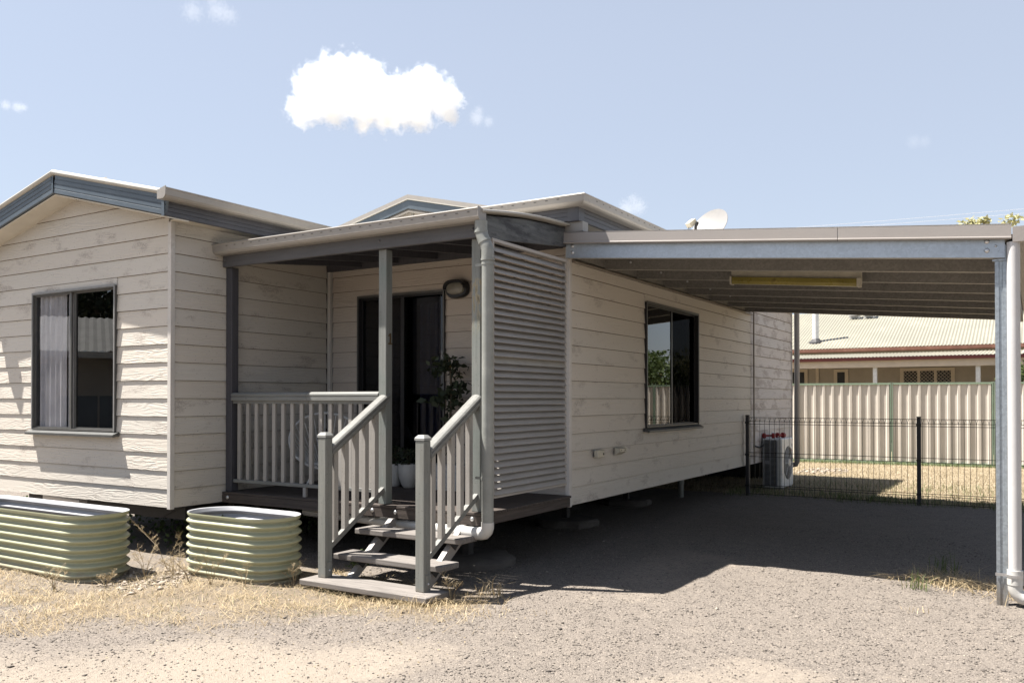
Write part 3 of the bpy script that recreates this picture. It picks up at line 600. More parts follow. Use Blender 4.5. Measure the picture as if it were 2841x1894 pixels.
part('gutter', MB().sweep(GUT, (XL - .075, YP - .047, GB), (.045, YP - .047, GB), (0, -1, 0), (0, 0, 1.08)), M['gutter'], po)
for x, s_ in ((XL - .0755, -1), (.0455, 1)):
    part('gutter_stop_end', MB().prism([(x, YP - .047 - a, GB + b2) for a, b2 in [(-.0, -.003), (.087, -.003), (.108, .010), (.122, .03), (.127, .10), (.124, .117), (0, .10)]], (s_ * .006, 0, 0)), M['gutter'], po)
ms = MB()
for k in range(26): ms.box(-.06 - k * .12, -.035 - k * .12, YP - .047 - .1265, YP - .047 - .1235, GB + .072, GB + .0765)
part('gutter_slot', ms, M['dark'], po)
# front balustrade
RAIL = [(-.045, -.024), (-.02, -.024), (-.02, -.05), (.02, -.05), (.02, -.024), (.045, -.024), (.045, .0), (.039, .003), (.039, .010), (.046, .013), (.045, .026), (.034, .037), (.012, .043), (-.012, .043), (-.034, .037), (-.045, .026), (-.046, .013), (-.039, .010), (-.039, .003), (-.045, 0)]
RAIL = [(a * 1.12, b2 * 1.25 - .006) for a, b2 in RAIL]
part('handrail', MB().sweep(RAIL, (PX[0][1] + .001, YP + .04, 1.098), (-2.08, YP + .04, 1.098), (0, 1, 0), (0, 0, 1)), M['railx'], po)
part('handrail', MB().sweep(RAIL, (-2.077, YP + .04, 1.0985), (PX[1][0] - .001, YP + .04, 1.0985), (0, 1, 0), (0, 0, 1)), M['railx'], po)
part('bottom_rail', MB().box(PX[0][1] + .001, PX[1][0] - .001, YP + .02, YP + .06, .205, .240, .004), M['railx'], po)
bal = None
for k in range(15):
    x = -3.085 + .1285 * k
    if bal is None: bal = part('baluster', MB().box(x - .0225, x + .0225, YP + .024, YP + .056, .2405, 1.0975 - .05, .003), M['bal'], po); bx0 = x
    else: c = copy_tree(bal, po); c.location = (bal.location.x + x - bx0, bal.location.y, bal.location.z)
part('rail_foot', MB().box(-2.16, -2.12, YP + .022, YP + .052, DT, .2045, .003), M['bal'], po)
# number on the middle post
num = part('house_number', MB().prism([(-1.0795, -1.527 + a, 1.58 + b2) for a, b2 in [(.0, .0), (.052, .0), (.052, .014), (.036, .014), (.036, .104), (.024, .104), (.002, .084), (.002, .074), (.020, .082), (.020, .014), (0, .014)]], (.006, 0, 0)), M['brass'], None, at=(-1.08, -1.51, 1.58))
tag(num, 'brass numeral 1 screwed to the side of the middle porch post', 'house number')
lamp = thing('wall_light', (-1.36, -.03, 2.275), 'black oval bulkhead light with eyelid hood above right of the porch door', 'wall light')
def oval(w_, h_, y, n=28): return [(-1.36 + w_ * math.copysign(abs(math.cos(q)) ** .75, math.cos(q)), y, 2.275 + h_ * math.copysign(abs(math.sin(q)) ** .75, math.sin(q))) for q in [2 * math.pi * k / n for k in range(n)]]
def loft(rings):
    mb = MB(); n = len(rings[0]); mb.add([p for r_ in rings for p in r_], [(i * n + k, i * n + (k + 1) % n, (i + 1) * n + (k + 1) % n, (i + 1) * n + k) for i in range(len(rings) - 1) for k in range(n)] + [tuple(range(n))[::-1], tuple((len(rings) - 1) * n + k for k in range(n))]); return mb
part('housing', loft([oval(.145, .10, .0), oval(.15, .105, -.03), oval(.135, .09, -.06)]), M['black'], lamp, smooth=True)
part('lens', loft([oval(.115, .066, -.055), oval(.108, .06, -.085), oval(.07, .035, -.10)]), M['lamp'], lamp, smooth=True)
for k in range(5):
    q0 = oval(.132 - .0, .088, -.062 - k * .012, 40); up = [p for p in q0[0:21]]
    part('hood_rib', MB().tube(up, .006, 6), M['black'], lamp, smooth=True)
part('hood', MB().add([p for k in range(2) for p in [(x, y - k * .055, z) for x, y, z in oval(.134, .090, -.058, 40)[0:21]]] + [(x, -.058 - k * .055, z - .004) for k in range(2) for x, y, z in oval(.134, .090, -.058, 40)[0:21]], [(i, i + 1, 22 + i, 21 + i) for i in range(20)] + [(42 + i, 63 + i, 64 + i, 43 + i) for i in range(20)]), M['black'], lamp)

# louvre screen at the end of the porch
ls = thing('louvre_screen', (0, -.78, DT), 'greige horizontal louvre screen closing the carport end of the porch', 'screen')
L0, L1, LZ0, LZ1 = -1.455, -.105, .24, 2.435
part('frame_stile', MB().box(-.032, .03, L0 - .009, L0 + .0125, LZ0, LZ1, .002), M['blade'], ls); part('frame_stile', MB().box(-.02, .016, L1 - .012, L1 + .012, LZ0, LZ1, .002), M['blade'], ls)
part('sun_stop_plate', MB().box(-.0385, -.033, L0 - .009, L0 + .10, LZ0, LZ1), M['blade'], ls)  # thin plate added on the porch side to keep sun off the blade ends
part('frame_rail', MB().box(-.025, .028, L0 - .012, L1 + .012, LZ1 + .001, LZ1 + .03, .002), M['blade'], ls); part('frame_rail', MB().box(-.02, .02, L0 - .012, L1 + .012, LZ0 - .022, LZ0 - .001, .002), M['blade'], ls)
bl = None; nb_ = 36; sp = (LZ1 - LZ0 - .03) / nb_
BP = [(.036, 0), (.039, .003), (.010, .037), (-.034, .071), (-.037, .068), (.007, .033)]
for k in range(nb_):
    z = LZ0 + .004 + k * sp
    if k == 19:
        b_ = part('louvre_blade', MB().sweep([(.033, -.001), (.037, 0), (-.012, .068), (-.017, .067)], (0, L0 + .013, z), (0, L1 - .013, z), (1, 0, 0), (0, 0, 1)), M['blade2'], ls, 'sandier louvre blade shut flat'); continue
    if bl is None: bl = part('louvre_blade', MB().sweep(BP, (0, L0 + .013, z), (0, L1 - .013, z), (1, 0, 0), (0, 0, 1)), M['blade'], ls); z_first = z
    else:
        c = copy_tree(bl, ls); c.location = (0, 0, z - z_first); c.rotation_euler = (0, random.uniform(-.0, .0), 0)
# porch downpipe
pd = thing('downpipe', (.098, -1.65, -.02), 'grey green downpipe with white elbow at the front corner of the porch', 'downpipe')
DX, DY = .098, -1.65
part('pipe', MB().tube([(DX, DY, 2.32), (DX, DY, .045)], .050, 20), M['pipe'], pd, smooth=True)
part('offset_bend', MB().tube([(.030, DY, 2.575), (.030, DY, 2.50), (.036, DY, 2.465), (.060, DY, 2.41), (.085, DY, 2.36), (DX, DY, 2.325), (DX, DY, 2.24)], .054, 20), M['pipe'], pd, smooth=True)
for a, b2 in (((.030, DY, 2.495), (.031, DY, 2.475)), ((.064, DY, 2.405), (.072, DY, 2.388)), ((DX, DY, 2.255), (DX, DY, 2.235))): part('joint_ring', MB().tube([a, b2], .058, 20), M['pipe'], pd, smooth=True)
for z in (2.20, .40):
    s_ = MB().lathe([(.0535, 0), (.0535, .022)], (DX, DY, z), 20); s_.box(DX - .14, DX - .045, DY + .02, DY + .026, z, z + .022)
    part('pipe_clip', s_, M['pipe'], pd)
part('elbow', MB().tube([(DX, DY, .046), (DX, DY, .005), (DX - .008, DY, -.022), (DX - .03, DY, -.045), (DX - .062, DY, -.052), (DX - .12, DY, -.052)], .054, 20).tube([(DX - .12, DY, -.052), (DX - .24, DY, -.052)], .05, 20).tube([(DX - .24, DY, -.052), (-2.4, DY + .4, -.075)], .046, 14), M['whitepvc'], pd, smooth=True)

# ------------------------------------------------------------------ front steps
st = thing('porch_steps', (-.6, -2.1, G), 'open timber steps with two balustrades leading up to the porch', 'steps')
TX0, TX1 = -1.245, .085
for i, (y0, z) in enumerate(((-2.475, -.425), (-2.165, -.25), (-1.895, -.07))):
    x0, x1 = (TX0, TX1) if i == 0 else (-1.155, -.005)
    part('tread', MB().box(x0, x1, y0, y0 + (.30 if i == 0 else .25), z - .047, z, .006), M['tread'], st)
for x in (-.98, -.20):
    s_ = MB().prism([(x, -2.36, -.56), (x, -2.27, -.56), (x, -1.60, -.105), (x, -1.60, -.0), (x, -1.64, -.0)], (.05, 0, 0))
    q = part('stringer', s_, M['fascia'], st)
    for y0, z in ((-2.165, -.25), (-1.895, -.07)): part('tread_bracket', MB().prism([(x + .052, y0 + .03, z - .048), (x + .052, y0 + .21, z - .048), (x + .052, y0 + .12, z - .12)], (.006, 0, 0)), M['steelund'], q)
for x0, g in ((-1.165, 0), (-.127, 1)):
    xc = x0 + .0435; zb = -.424
    nw = part('newel_post', MB().box(x0, x0 + .087, -2.34, -2.253, zb, .752, .005), M['newel'], st)
    part('post_cap', MB().add([(x0 - .004, -2.344, .753), (x0 + .091, -2.344, .753), (x0 + .091, -2.249, .753), (x0 - .004, -2.249, .753), (x0 - .004, -2.344, .772), (x0 + .091, -2.344, .772), (x0 + .091, -2.249, .772), (x0 - .004, -2.249, .772), (x0 + .016, -2.324, .795), (x0 + .071, -2.324, .795), (x0 + .071, -2.269, .795), (x0 + .016, -2.269, .795)],
         [(0, 1, 5, 4), (1, 2, 6, 5), (2, 3, 7, 6), (3, 0, 4, 7), (4, 5, 9, 8), (5, 6, 10, 9), (6, 7, 11, 10), (7, 4, 8, 11), (8, 9, 10, 11), (3, 2, 1, 0)]), M['cap'], nw)
    part('post_bracket', MB().box(x0 + .0875, x0 + .0925, -2.325, -2.262, zb, zb + .13), M['newel'], nw)
    slope = (.655 - .232 + 0.0) / (1.556 - 2.253 + 1.4) if False else .60
    hA, hB = Vector((xc, -2.2525, .648)), Vector((xc, -1.500, 1.100))
    part('stair_handrail', MB().sweep(RAIL, hA, hB, (1, 0, 0), (0, 0, 1)), M['raily'], st)
    kA, kB = Vector((xc, -2.2525, -.205)), Vector((xc, -1.52, .238))
    part('stair_bottom_rail', MB().sweep([(-.02, 0), (.02, 0), (.02, .05), (-.02, .05)], kA, kB, (1, 0, 0), (0, 0, 1)), M['raily'], st)
    for k in range(5):
        y = -2.185 + .131 * k; s_ = (hB.z - hA.z) / (hB.y - hA.y); s2 = (kB.z - kA.z) / (kB.y - kA.y)
        z0 = kA.z + (y - kA.y) * s2 + .02; z1 = hA.z + (y - hA.y) * s_ - .03
        part('stair_baluster', MB().prism([(xc - .021, y - .025, z0 + .030 - .025 * s2), (xc - .021, y + .025, z0 + .030 + .025 * s2), (xc - .021, y + .025, z1 - .010 + .025 * s_), (xc - .021, y - .025, z1 - .010 - .025 * s_)], (.042, 0, 0)), M['bal'], st)
    coach_bolt(x0 + .0925, -2.295, zb + .06, (1, 0, 0), st, .009)

# ------------------------------------------------------------------ carport
cp = thing('carport', (2.0, 3.0, G), 'galvanised skillion carport sloping away from the long cabin', 'carport')
PZ = lambda x: 2.485 - .0862 * x                     # underside of the rafters
RY = [-.095 + .868 * k for k in range(8)]
def crafter(y, x0, x1, mt, front):
    H = .150; A = Vector((0, 1, 0)); B = Vector((0, 0, 1))
    # C section: web to the front, flanges going back, lips
    t_ = .004; w_ = .075
    pr = [(0, 0), (w_, 0), (w_, .018), (w_ - t_, .018), (w_ - t_, t_), (t_, t_), (t_, H - t_), (w_ - t_, H - t_), (w_ - t_, H - .018), (w_, H - .018), (w_, H), (0, H)]
    o = part('rafter', MB().sweep(pr, (x0, y, PZ(x0)), (x1, y, PZ(x1)), A, B), M[mt], cp); o.data.materials.append(M['litzinc']); o.data.polygons[0].material_index = 1; return o  # bottom flange in a lighter zinc: light bounced off the ground, painted in
for i, y in enumerate(RY):
    r_ = crafter(y, .02 if i else .012, 3.81, 'galv' if i == 0 else 'zinc', i == 0)
    if i: coach_bolt(.33, y - .0, PZ(.33) + .075, (0, -1, 0), r_, .014)
for x, dz in ((.085, .118), (.085, .055), (3.69, .125), (3.69, .055)): coach_bolt(x, RY[0], PZ(x) + dz, (0, -1, 0), cp, .019)
coach_bolt(3.75, RY[0], PZ(3.75) + .09, (0, -1, 0), cp, .009)
part('rafter_cleat', MB().box(3.725, 3.815, RY[0] + .004, RY[0] + .058, PZ(3.77) - .022, PZ(3.77) - .010).box(3.812, 3.818, RY[0] + .006, RY[0] + .07, PZ(3.8) - .02, PZ(3.8) + .1), M['galvd'], cp)
part('wall_flashing', MB().prism([(.004, .05, 2.50), (.045, .05, 2.47), (.045, .05, 2.458), (.004, .05, 2.458)], (0, 6.35, 0)), M['ledge'], cp)
part('ledger', MB().prism([(.004, -.02, 2.50), (.03, -.02, 2.50), (.03, -.02, 2.64), (.004, -.02, 2.64)], (0, 6.33, 0)), M['zinc'], cp)
part('roof_sheet', MB().sheet((.008, -.12, PZ(0) + .168), (0, 6.42, 0), (3.86, 0, PZ(3.868) - PZ(.008)), .19, .008, (0, 0, 1), per=4), M['roof'], cp)
part('roof_lining', MB().prism([(.03, RY[0] + .07, PZ(.03) + .152), (3.8, RY[0] + .07, PZ(3.8) + .152), (3.8, 6.2, PZ(3.8) + .152), (.03, 6.2, PZ(.03) + .152)], (0, 0, .004)), M['zinc'], cp)
FB = lambda x: PZ(x) + .136
FAC = [(0, 0), (.034, 0), (.040, .006), (.040, .014), (.030, .020), (.028, .108), (.0, .112)]
part('barge_capping', MB().sweep(FAC, (.012, RY[0] - .022, FB(.012)), (2.60, RY[0] - .022, FB(2.6)), (0, -1, 0), (0, 0, 1)), M['fascia'], cp)
part('barge_capping', MB().sweep(FAC, (2.604, RY[0] - .0205, FB(2.604)), (3.855, RY[0] - .0205, FB(3.855)), (0, -1, 0), (0, 0, 1)), M['fascia'], cp)
part('barge_top', MB().prism([(.012, RY[0] - .048, FB(.012) + .113), (3.855, RY[0] - .048, FB(3.855) + .113), (3.855, RY[0] + .09, FB(3.855) + .118), (.012, RY[0] + .09, FB(.012) + .118)], (0, 0, .004)), M['fascia'], cp)
part('barge_return', MB().box(.012, .21, RY[0] - .02, RY[0] + .10, FB(.1) + .12, 2.83), M['gutter'], cp)
part('gutter', MB().sweep(GUT, (3.862, RY[0] - .05, PZ(3.86) + .115), (3.862, 6.4, PZ(3.86) + .115), (1, 0, 0), (0, 0, 1.1)), M['fascia'], cp)
part('gutter_stop_end', MB().prism([(3.862 + a, RY[0] - .0505, PZ(3.86) + .115 + b2) for a, b2 in [(0, -.002), (.087, -.002), (.108, .010), (.122, .03), (.128, .10), (.12, .115), (0, .112)]], (0, -.006, 0)), M['fascia'], cp)
part('eave_beam', MB().box(3.815, 3.855, RY[0] + .07, 6.3, PZ(3.8) + .0, PZ(3.8) + .14), M['zinc'], cp)
for y in (RY[0] + .012, 6.02):
    zb = float(gz(3.7, y)) - .05
    C = [(0, 0), (.026, 0), (.030, .007), (.048, .007), (.052, 0), (.078, 0), (.078, .05), (.062, .05), (.062, .046), (.074, .046), (.074, .011), (.004, .011), (.004, .046), (.016, .046), (.016, .05), (0, .05)]
    part('post', MB().sweep(C, (3.742, y, zb), (3.742, y, PZ(3.78) - .023), (1, 0, 0), (0, 1, 0)), M['galvd'], cp)
tl = thing('batten_light', (1.85, 1.78, 2.27), 'long cream fluorescent batten with yellowed diffuser under the carport rafters', 'batten light')
A_, B_ = Vector((1.20, RY[2] - .10, 0)), Vector((2.52, RY[2] - .10, 0)); A_.z, B_.z = PZ(1.2) + .02, PZ(2.52) + .02
part('batten_body', MB().sweep([(-.06, -.055), (.0, -.055), (.0, .075), (-.06, .075)], A_, B_, (0, 1, 0), (0, 0, 1)), M['tubeC'], tl)
part('diffuser', MB().sweep([(-.115, -.055), (-.10, -.085), (-.04, -.085), (-.025, -.0555), (-.0605, -.0555), (-.0605, -.01), (-.105, -.01)], A_ + Vector((.02, 0, -.0)), B_ - Vector((.035, 0, 0)), (0, 1, 0), (0, 0, 1)), M['tubeY'], tl)
for q in (A_, B_ - Vector((.034, 0, 0))): part('end_cap', MB().sweep([(-.122, -.09), (-.02, -.09), (-.02, -.0556), (-.0602, -.0556), (-.0602, -.004), (-.122, -.004)], q, q + Vector((.018 if q is A_ else .034, 0, -.001)), (0, 1, 0), (0, 0, 1)), M['tubeC'], tl)
cd_ = thing('downpipe', (3.885, -.10, G), 'white downpipe strapped to the front post of the carport', 'downpipe')
QX, QY = 3.866, -.10
part('pipe', MB().tube([(QX, QY, 2.27), (QX, QY, -.32)], .0445, 20), M['pvc'], cd_, smooth=True)
part('elbow', MB().tube([(QX, QY, -.22), (QX, QY, -.33)], .055, 20).tube([(QX, QY, -.32), (QX, QY, -.36), (QX + .012, QY, -.395), (QX + .045, QY, -.425), (QX + .09, QY, -.432)], .051, 20).tube([(QX + .09, QY, -.432), (QX + .40, QY, -.44)], .055, 20), M['whitepvc'], cd_, smooth=True)
part('strap', MB().lathe([(.058, 0), (.058, .022)], (QX, QY, -.275), 20).box(3.735, QX - .02, RY[0] - .001, RY[0] + .0045, -.275, -.253).box(QX - .04, QX, QY - .0585, QY - .0565, -.275, -.253), M['bolt'], cd_)
part('post_wire', MB().tube([(3.828, -.07, 2.2), (3.826, -.07, 1.7), (3.828, -.07, .5)], .006, 6), M['trim'], cd_)
# outlets on the long cabin wall
o1 = thing('power_outlet', (.0, .60, .49), 'cream switch box with a dark hole in front, nearer the porch', 'outlet')
part('box', MB().box(.0125, .06, .53, .70, .455, .535, .006), M['tubeC'], o1); part('cable_hole', MB().lathe([(.012, 0), (.012, .004)], (.06, .67, .49), 12, (1, 0, 0)), M['black'], o1)
o2 = thing('power_outlet', (.0, 1.15, .49), 'cream weatherproof power outlet with sloping hood, nearer the cabin window', 'outlet')
part('box', MB().prism([(.0125, 1.05, .535), (.075, 1.05, .525), (.075, 1.05, .49), (.0125, 1.05, .455)], (0, .20, 0)), M['tubeC'], o2)
sk_ = MB()
for y in (1.10, 1.20): sk_.box(.0751, .077, y - .012, y - .006, .502, .514).box(.0751, .077, y + .006, y + .012, .502, .514)
part('socket_slot', sk_, M['black'], o2)

# ------------------------------------------------------------------ wire mesh fence behind the carport
mf = thing('mesh_fence', (2.5, 6.02, G), 'low black loop top wire mesh fence across the back of the carport', 'fence')
FY = 6.02; posts = [.055, 2.55, 5.05, 7.55]
def fwire(mb, p0, p1, r): 
    p0, p1 = Vector(p0), Vector(p1); d = (p1 - p0).normalized(); a = d.orthogonal().normalized() * r; b2 = d.cross(a)
    n = len(mb.v); q = [a, a * -.5 + b2 * .866, a * -.5 - b2 * .866]
    mb.add([p0 + k for k in q] + [p1 + k for k in q], [(0, 1, 4, 3), (1, 2, 5, 4), (2, 0, 3, 5)])
for i, x in enumerate(posts):
    x_ = x
    part('fence_post', MB().box(x_ - .027, x_ + .027, FY - .027, FY + .027, G - .1, .80, .004), M['fpost'], mf)
    part('fence_post_cap', MB().box(x_ - .031, x_ + .031, FY - .031, FY + .031, .801, .822, .006), M['black'], mf)
    for z in (.70, .19, -.30): part('clip', MB().box(x_ - .034, x_ + .034, FY - .036, FY - .0275, z - .015, z + .015), M['black'], mf)
for i in range(3):
    a, b2 = posts[i] + .03, posts[i + 1] - .03; yw = FY - .032
    wm = MB(); nW = int((b2 - a) / .0765)
    for k in range(nW + 1):
        x = a + .02 + k * .0765
        if x > b2: break
        fwire(wm, (x, yw, -.44), (x, yw, .715), .0034); fwire(wm, (x, yw, .715), (x - .014, yw + .03, .775), .0034); fwire(wm, (x, yw, .715), (x + .014, yw + .03, .775), .0034)
    p_ = part('vertical_wires', wm, M['wire'], mf, kind='stuff')
    for z, dy in ((.782, .03), (.720, -.003), (.680, -.003), (.225, -.003), (.163, -.003), (-.288, -.003), (-.32, -.003), (-.43, -.003)):
        w_ = MB(); w_.tube([(a - .02, yw + dy, z), (b2 + .02, yw + dy, z)], .0044, 5); part('horizontal_wire', w_, M['wire'], mf)

# ------------------------------------------------------------------ tall steel boundary fence
fa = Vector((-1.14, 14.55, 0)); fd = Vector((1, .12, 0)).normalized(); fn = Vector((fd.y, -fd.x, 0))
sf = thing('steel_fence', (fa.x + 3, fa.y + .3, G), 'tall beige corrugated steel boundary fence with pale green rails', 'fence')
PW = 2.16; p0f = fa + fd * (2.16 - PW * 4); ZT, ZBt = 1.47, -.46
def trap_sheet(p, d, n_, L, z0, z1, nr):
    mb = MB(); pts = []
    for k in range(nr):
        u = L * k / nr; w = L / nr
        for f_, off in ((.0, 0), (.58, 0), (.66, -.030), (.90, -.030), (.98, 0)): pts.append((u + w * f_, off))
    pts.append((L, 0)); vs = []
    for lay in (0, .004):
        for u, o_ in pts:
            for z in (z0, z1): q = p + d * u + n_ * (-o_ - lay); vs.append((q.x, q.y, z))
    m = len(pts); fs = []
    for i in range(m - 1): fs.append((2 * i, 2 * i + 2, 2 * i + 3, 2 * i + 1)); fs.append((2 * m + 2 * i, 2 * m + 2 * i + 1, 2 * m + 2 * i + 3, 2 * m + 2 * i + 2))
    return mb.add(vs, fs)
def obox(mb, p, d, n_, u0, u1, w0, w1, z0, z1):
    vs = [p + d * u + n_ * w for u, w in ((u0, w0), (u1, w0), (u1, w1), (u0, w1))]
    return mb.add([(q.x, q.y, z0) for q in vs] + [(q.x, q.y, z1) for q in vs], [(0, 3, 2, 1), (4, 5, 6, 7), (0, 1, 5, 4), (1, 2, 6, 5), (2, 3, 7, 6), (3, 0, 4, 7)])
for k in range(12):
    p = p0f + fd * (PW * k)
    part('fence_sheet', trap_sheet(p + fd * .03, fd, fn, PW - .06, ZBt + .02, ZT - .03, 10), M['sheet'], sf)
    part('top_rail', obox(MB(), p, fd, fn, .034, PW - .034, -.02, .035, ZT - .045, ZT), M['greensteel'], sf)
    part('bottom_rail', obox(MB(), p, fd, fn, .034, PW - .034, -.02, .035, ZBt - .03, ZBt + .03), M['greensteel'], sf)
    part('fence_post', obox(obox(MB(), p, fd, fn, -.033, -.006, -.028, .040, G - .1, ZT + .012), p, fd, fn, .006, .033, -.028, .040, G - .1, ZT + .012), M['greensteel' if False else 'greenpost' if k % 2 else 'greenpost'], sf)

# ------------------------------------------------------------------ neighbour's house beyond the fence
nh = thing('neighbour_house', (-1, 24, G), 'cream roofed single storey house with maroon gutters and verandah beyond the steel fence', 'house')
HX0, HX1 = -9.0, 4.6; HY = 22.3; VY = 20.0
cl = MB()
for k in range(16): cl.sweep([(0, 0), (.012, .16), (.06, .16), (.06, 0)], (HX0, HY, -.1 + k * .16), (HX1, HY, -.1 + k * .16), (0, 1, 0), (0, 0, 1))
wl = part('wall', cl, M['cwall'], nh)
part('wall', MB().box(HX0, HX1, HY + .07, HY + 6.5, -.3, 2.45), M['cwall'], nh)
part('roof', MB().sheet((HX0 - .3, HY - .45, 2.74), (HX1 - HX0 + .6, 0, 0), (0, 4.5, 1.62), .10, .014, (0, -.34, 1), per=4), M['croof'], nh)
part('roof', MB().prism([(HX0 - .3, HY + 4.05, 4.335), (HX1 + .3, HY + 4.05, 4.335), (HX1 + .3, HY + 8.0, 2.7), (HX0 - .3, HY + 8.0, 2.7)], (0, 0, -.03)), M['croof'], nh)
part('gutter', MB().sweep([(0, 0), (.10, 0), (.12, .03), (.12, .12), (0, .12)], (HX0 - .3, HY - .46, 2.60), (HX1 + .3, HY - .46, 2.60), (0, -1, 0), (0, 0, 1)), M['rust'], nh)
part('verandah_roof', MB().sheet((HX0 - .2, VY, 2.345), (HX1 - HX0 + .4, 0, 0), (0, 1.9, .21), .10, .014, (0, -.1, 1), per=4), M['croof'], nh)
part('verandah_gutter', MB().sweep([(0, 0), (.09, 0), (.10, .09), (0, .09)], (HX0 - .2, VY - .004, 2.235), (HX1 + .2, VY - .004, 2.235), (0, -1, 0), (0, 0, 1)), M['maroon'], nh)
part('verandah_beam', MB().box(HX0 - .15, HX1 + .15, VY + .01, VY + .07, 2.03, 2.235).box(HX0, HX1, VY + .08, HY - .01, 2.20, 2.215), M['ccream'], nh)
for x in (-5.6, -2.9, -.16, 2.58, 4.5): part('verandah_post', MB().box(x - .06, x + .06, VY + .09, VY + .19, -.3, 2.19, .008), M['white'], nh)
part('verandah_floor', MB().box(HX0, HX1, VY, HY, -.5, -.25), M['concrete'], nh)
def far_window(x0, x1, z0, z1, cols, lattice, name='window'):
    f = MB(); f.box(x0 - .07, x0, HY - .03, HY - .001, z0 - .07, z1 + .07).box(x1, x1 + .07, HY - .03, HY - .001, z0 - .07, z1 + .07).box(x0, x1, HY - .03, HY - .001, z1, z1 + .07).box(x0, x1, HY - .03, HY - .001, z0 - .07, z0)
    w = part(name, f, M['ccream'], nh); cw = (x1 - x0) / cols
    for k in range(cols):
        part('pane', MB().box(x0 + k * cw + .04, x0 + (k + 1) * cw - .04, HY - .016, HY - .008, z0 + .02, z1 - .03), M['black'], w)
        part('sash', MB().box(x0 + k * cw + .001, x0 + k * cw + .04, HY - .026, HY - .003, z0, z1).box(x0 + (k + 1) * cw - .04, x0 + (k + 1) * cw - .001, HY - .026, HY - .003, z0, z1).box(x0 + k * cw + .041, x0 + (k + 1) * cw - .041, HY - .026, HY - .003, z1 - .03, z1), M['ccream'], w)
        if lattice:
            l = MB(); a, b2 = x0 + k * cw + .04, x0 + (k + 1) * cw - .04; s = .11
            for q in range(-14, 30):
                for sg in (1, -1):
                    u0, u1 = a, b2; zc = z0 + q * s * 1.0 + (0 if sg > 0 else .0)
                    za, zb2 = zc, zc + sg * (b2 - a)
                    lo, hi = z0 + .02, z1 - .03
                    pa, pb = Vector((u0, za)), Vector((u1, zb2))
                    def cut(P, Q, lim, above):
                        if (P.y > lim) == above: return P
                        t_ = (lim - P.y) / (Q.y - P.y) if Q.y != P.y else 0
                        return P + (Q - P) * t_ if 0 < t_ < 1 else None
                    ok = True
                    for lim, ab in ((lo, True), (hi, False)):
                        A1 = cut(pa, pb, lim, ab); B1 = cut(pb, pa, lim, ab)
                        if A1 is None or B1 is None: ok = False; break
                        pa, pb = A1, B1
                    if ok: fwire(l, (pa.x, HY - .02, pa.y), (pb.x, HY - .02, pb.y), .006)
            part('security_lattice', l, M['ccream'], w)
    return w
far_window(-1.70, -1.38, 1.0, 2.0, 1, False); far_window(-3.2, -2.68, 1.0, 2.02, 1, False); far_window(.33, 1.76, -.1, 2.0, 3, True, 'french_door'); far_window(3.3, 4.1, 1.0, 2.0, 2, False)
part('corner_post', MB().box(-2.35, -2.25, HY - .03, HY - .002, -.2, 2.2), M['ccream'], nh)
rz_ = lambda y: 2.74 + (y - (HY - .45)) * .36
fl = MB(); yf = HY + .35; fl.tube([(-2.42, yf, rz_(yf) - .05), (-2.42, yf, rz_(yf) + 2.2)], .105, 16); f_ = part('flue', fl, M['white'], nh, smooth=True)
part('flue_flashing', MB().lathe([(.26, rz_(yf) - .10), (.24, rz_(yf) - .02), (.15, rz_(yf) + .06), (.12, rz_(yf) + .10)], (-2.42, yf, 0), 12), M['steelund'], f_)
for x in (-1.62, -1.12):
    y = HY + 3.05; z = rz_(y)
    sv = part('roof_vent', MB().prism([(x - .20, y - .14, z + .10), (x + .20, y - .14, z + .10), (x + .20, y + .16, z + .22), (x - .20, y + .16, z + .22)], (0, 0, .05)), M['white'], nh)
    part('vent_panel', MB().prism([(x - .17, y - .115, z + .163), (x + .17, y - .115, z + .163), (x + .17, y + .13, z + .261), (x - .17, y + .13, z + .261)], (0, 0, .004)), M['glassd'], sv)
    part('vent_leg', MB().box(x - .17, x - .14, y - .1, y - .07, z - .02, z + .12).box(x + .14, x + .17, y - .1, y - .07, z - .02, z + .12).box(x - .17, x + .17, y + .06, y + .1, z, z + .19), M['white'], sv)

# ------------------------------------------------------------------ air conditioner, slab, weights
ac = thing('air_conditioner', (.19, 7.4, G + .05), 'white split system outdoor unit with round fan guard behind the mesh fence', 'air conditioner')
a0, a1, b0, b1, c0, c1 = .012, .345, 7.02, 7.80, -.435, .405
part('casing', MB().box(a0, a1, b0, b1, c0, c1, .018), M['white'], ac)
gr = part('side_grille', MB().box(a0 + .03, a1 - .075, b0 - .006, b0 - .0005, c0 + .03, c1 - .035), M['acg'], ac)
slm = MB()
for k in range(38):
    z = c0 + .045 + k * .0205
    slm.box(a0 + .045, a0 + .135, b0 - .0075, b0 - .0065, z, z + .012); slm.box(a0 + .15, a1 - .09, b0 - .0075, b0 - .0065, z, z + .012)
part('grille_slots', slm, M['black'], gr)
part('handle_recess', MB().box(a0 + .035, a0 + .13, b0 - .0095, b0 - .008, -.03, .03), M['acg'], ac)
fc = (a1, 7.44, -.02)
fan = part('fan_opening', MB().lathe([(.285, 0), (.285, .004)], fc, 32, (1, 0, 0)), M['steelund'], ac)
gd = MB()
for q in range(1, 10):
    r_ = .03 + q * .027; gd.tube([(a1 + .012, fc[1] + r_ * math.cos(t_), fc[2] + r_ * math.sin(t_)) for t_ in [2 * math.pi * k / 28 for k in range(29)]], .0022, 4, False)
for q in range(8): gd.tube([(a1 + .014, fc[1], fc[2]), (a1 + .014, fc[1] + .28 * math.cos(q * math.pi / 4), fc[2] + .28 * math.sin(q * math.pi / 4))], .004, 4)
part('fan_guard', gd, M['white'], fan); part('fan_hub', MB().lathe([(.075, 0), (.075, .012), (.06, .018)], (a1 + .01, fc[1], fc[2]), 20, (1, 0, 0)), M['white'], fan)
lb = MB()
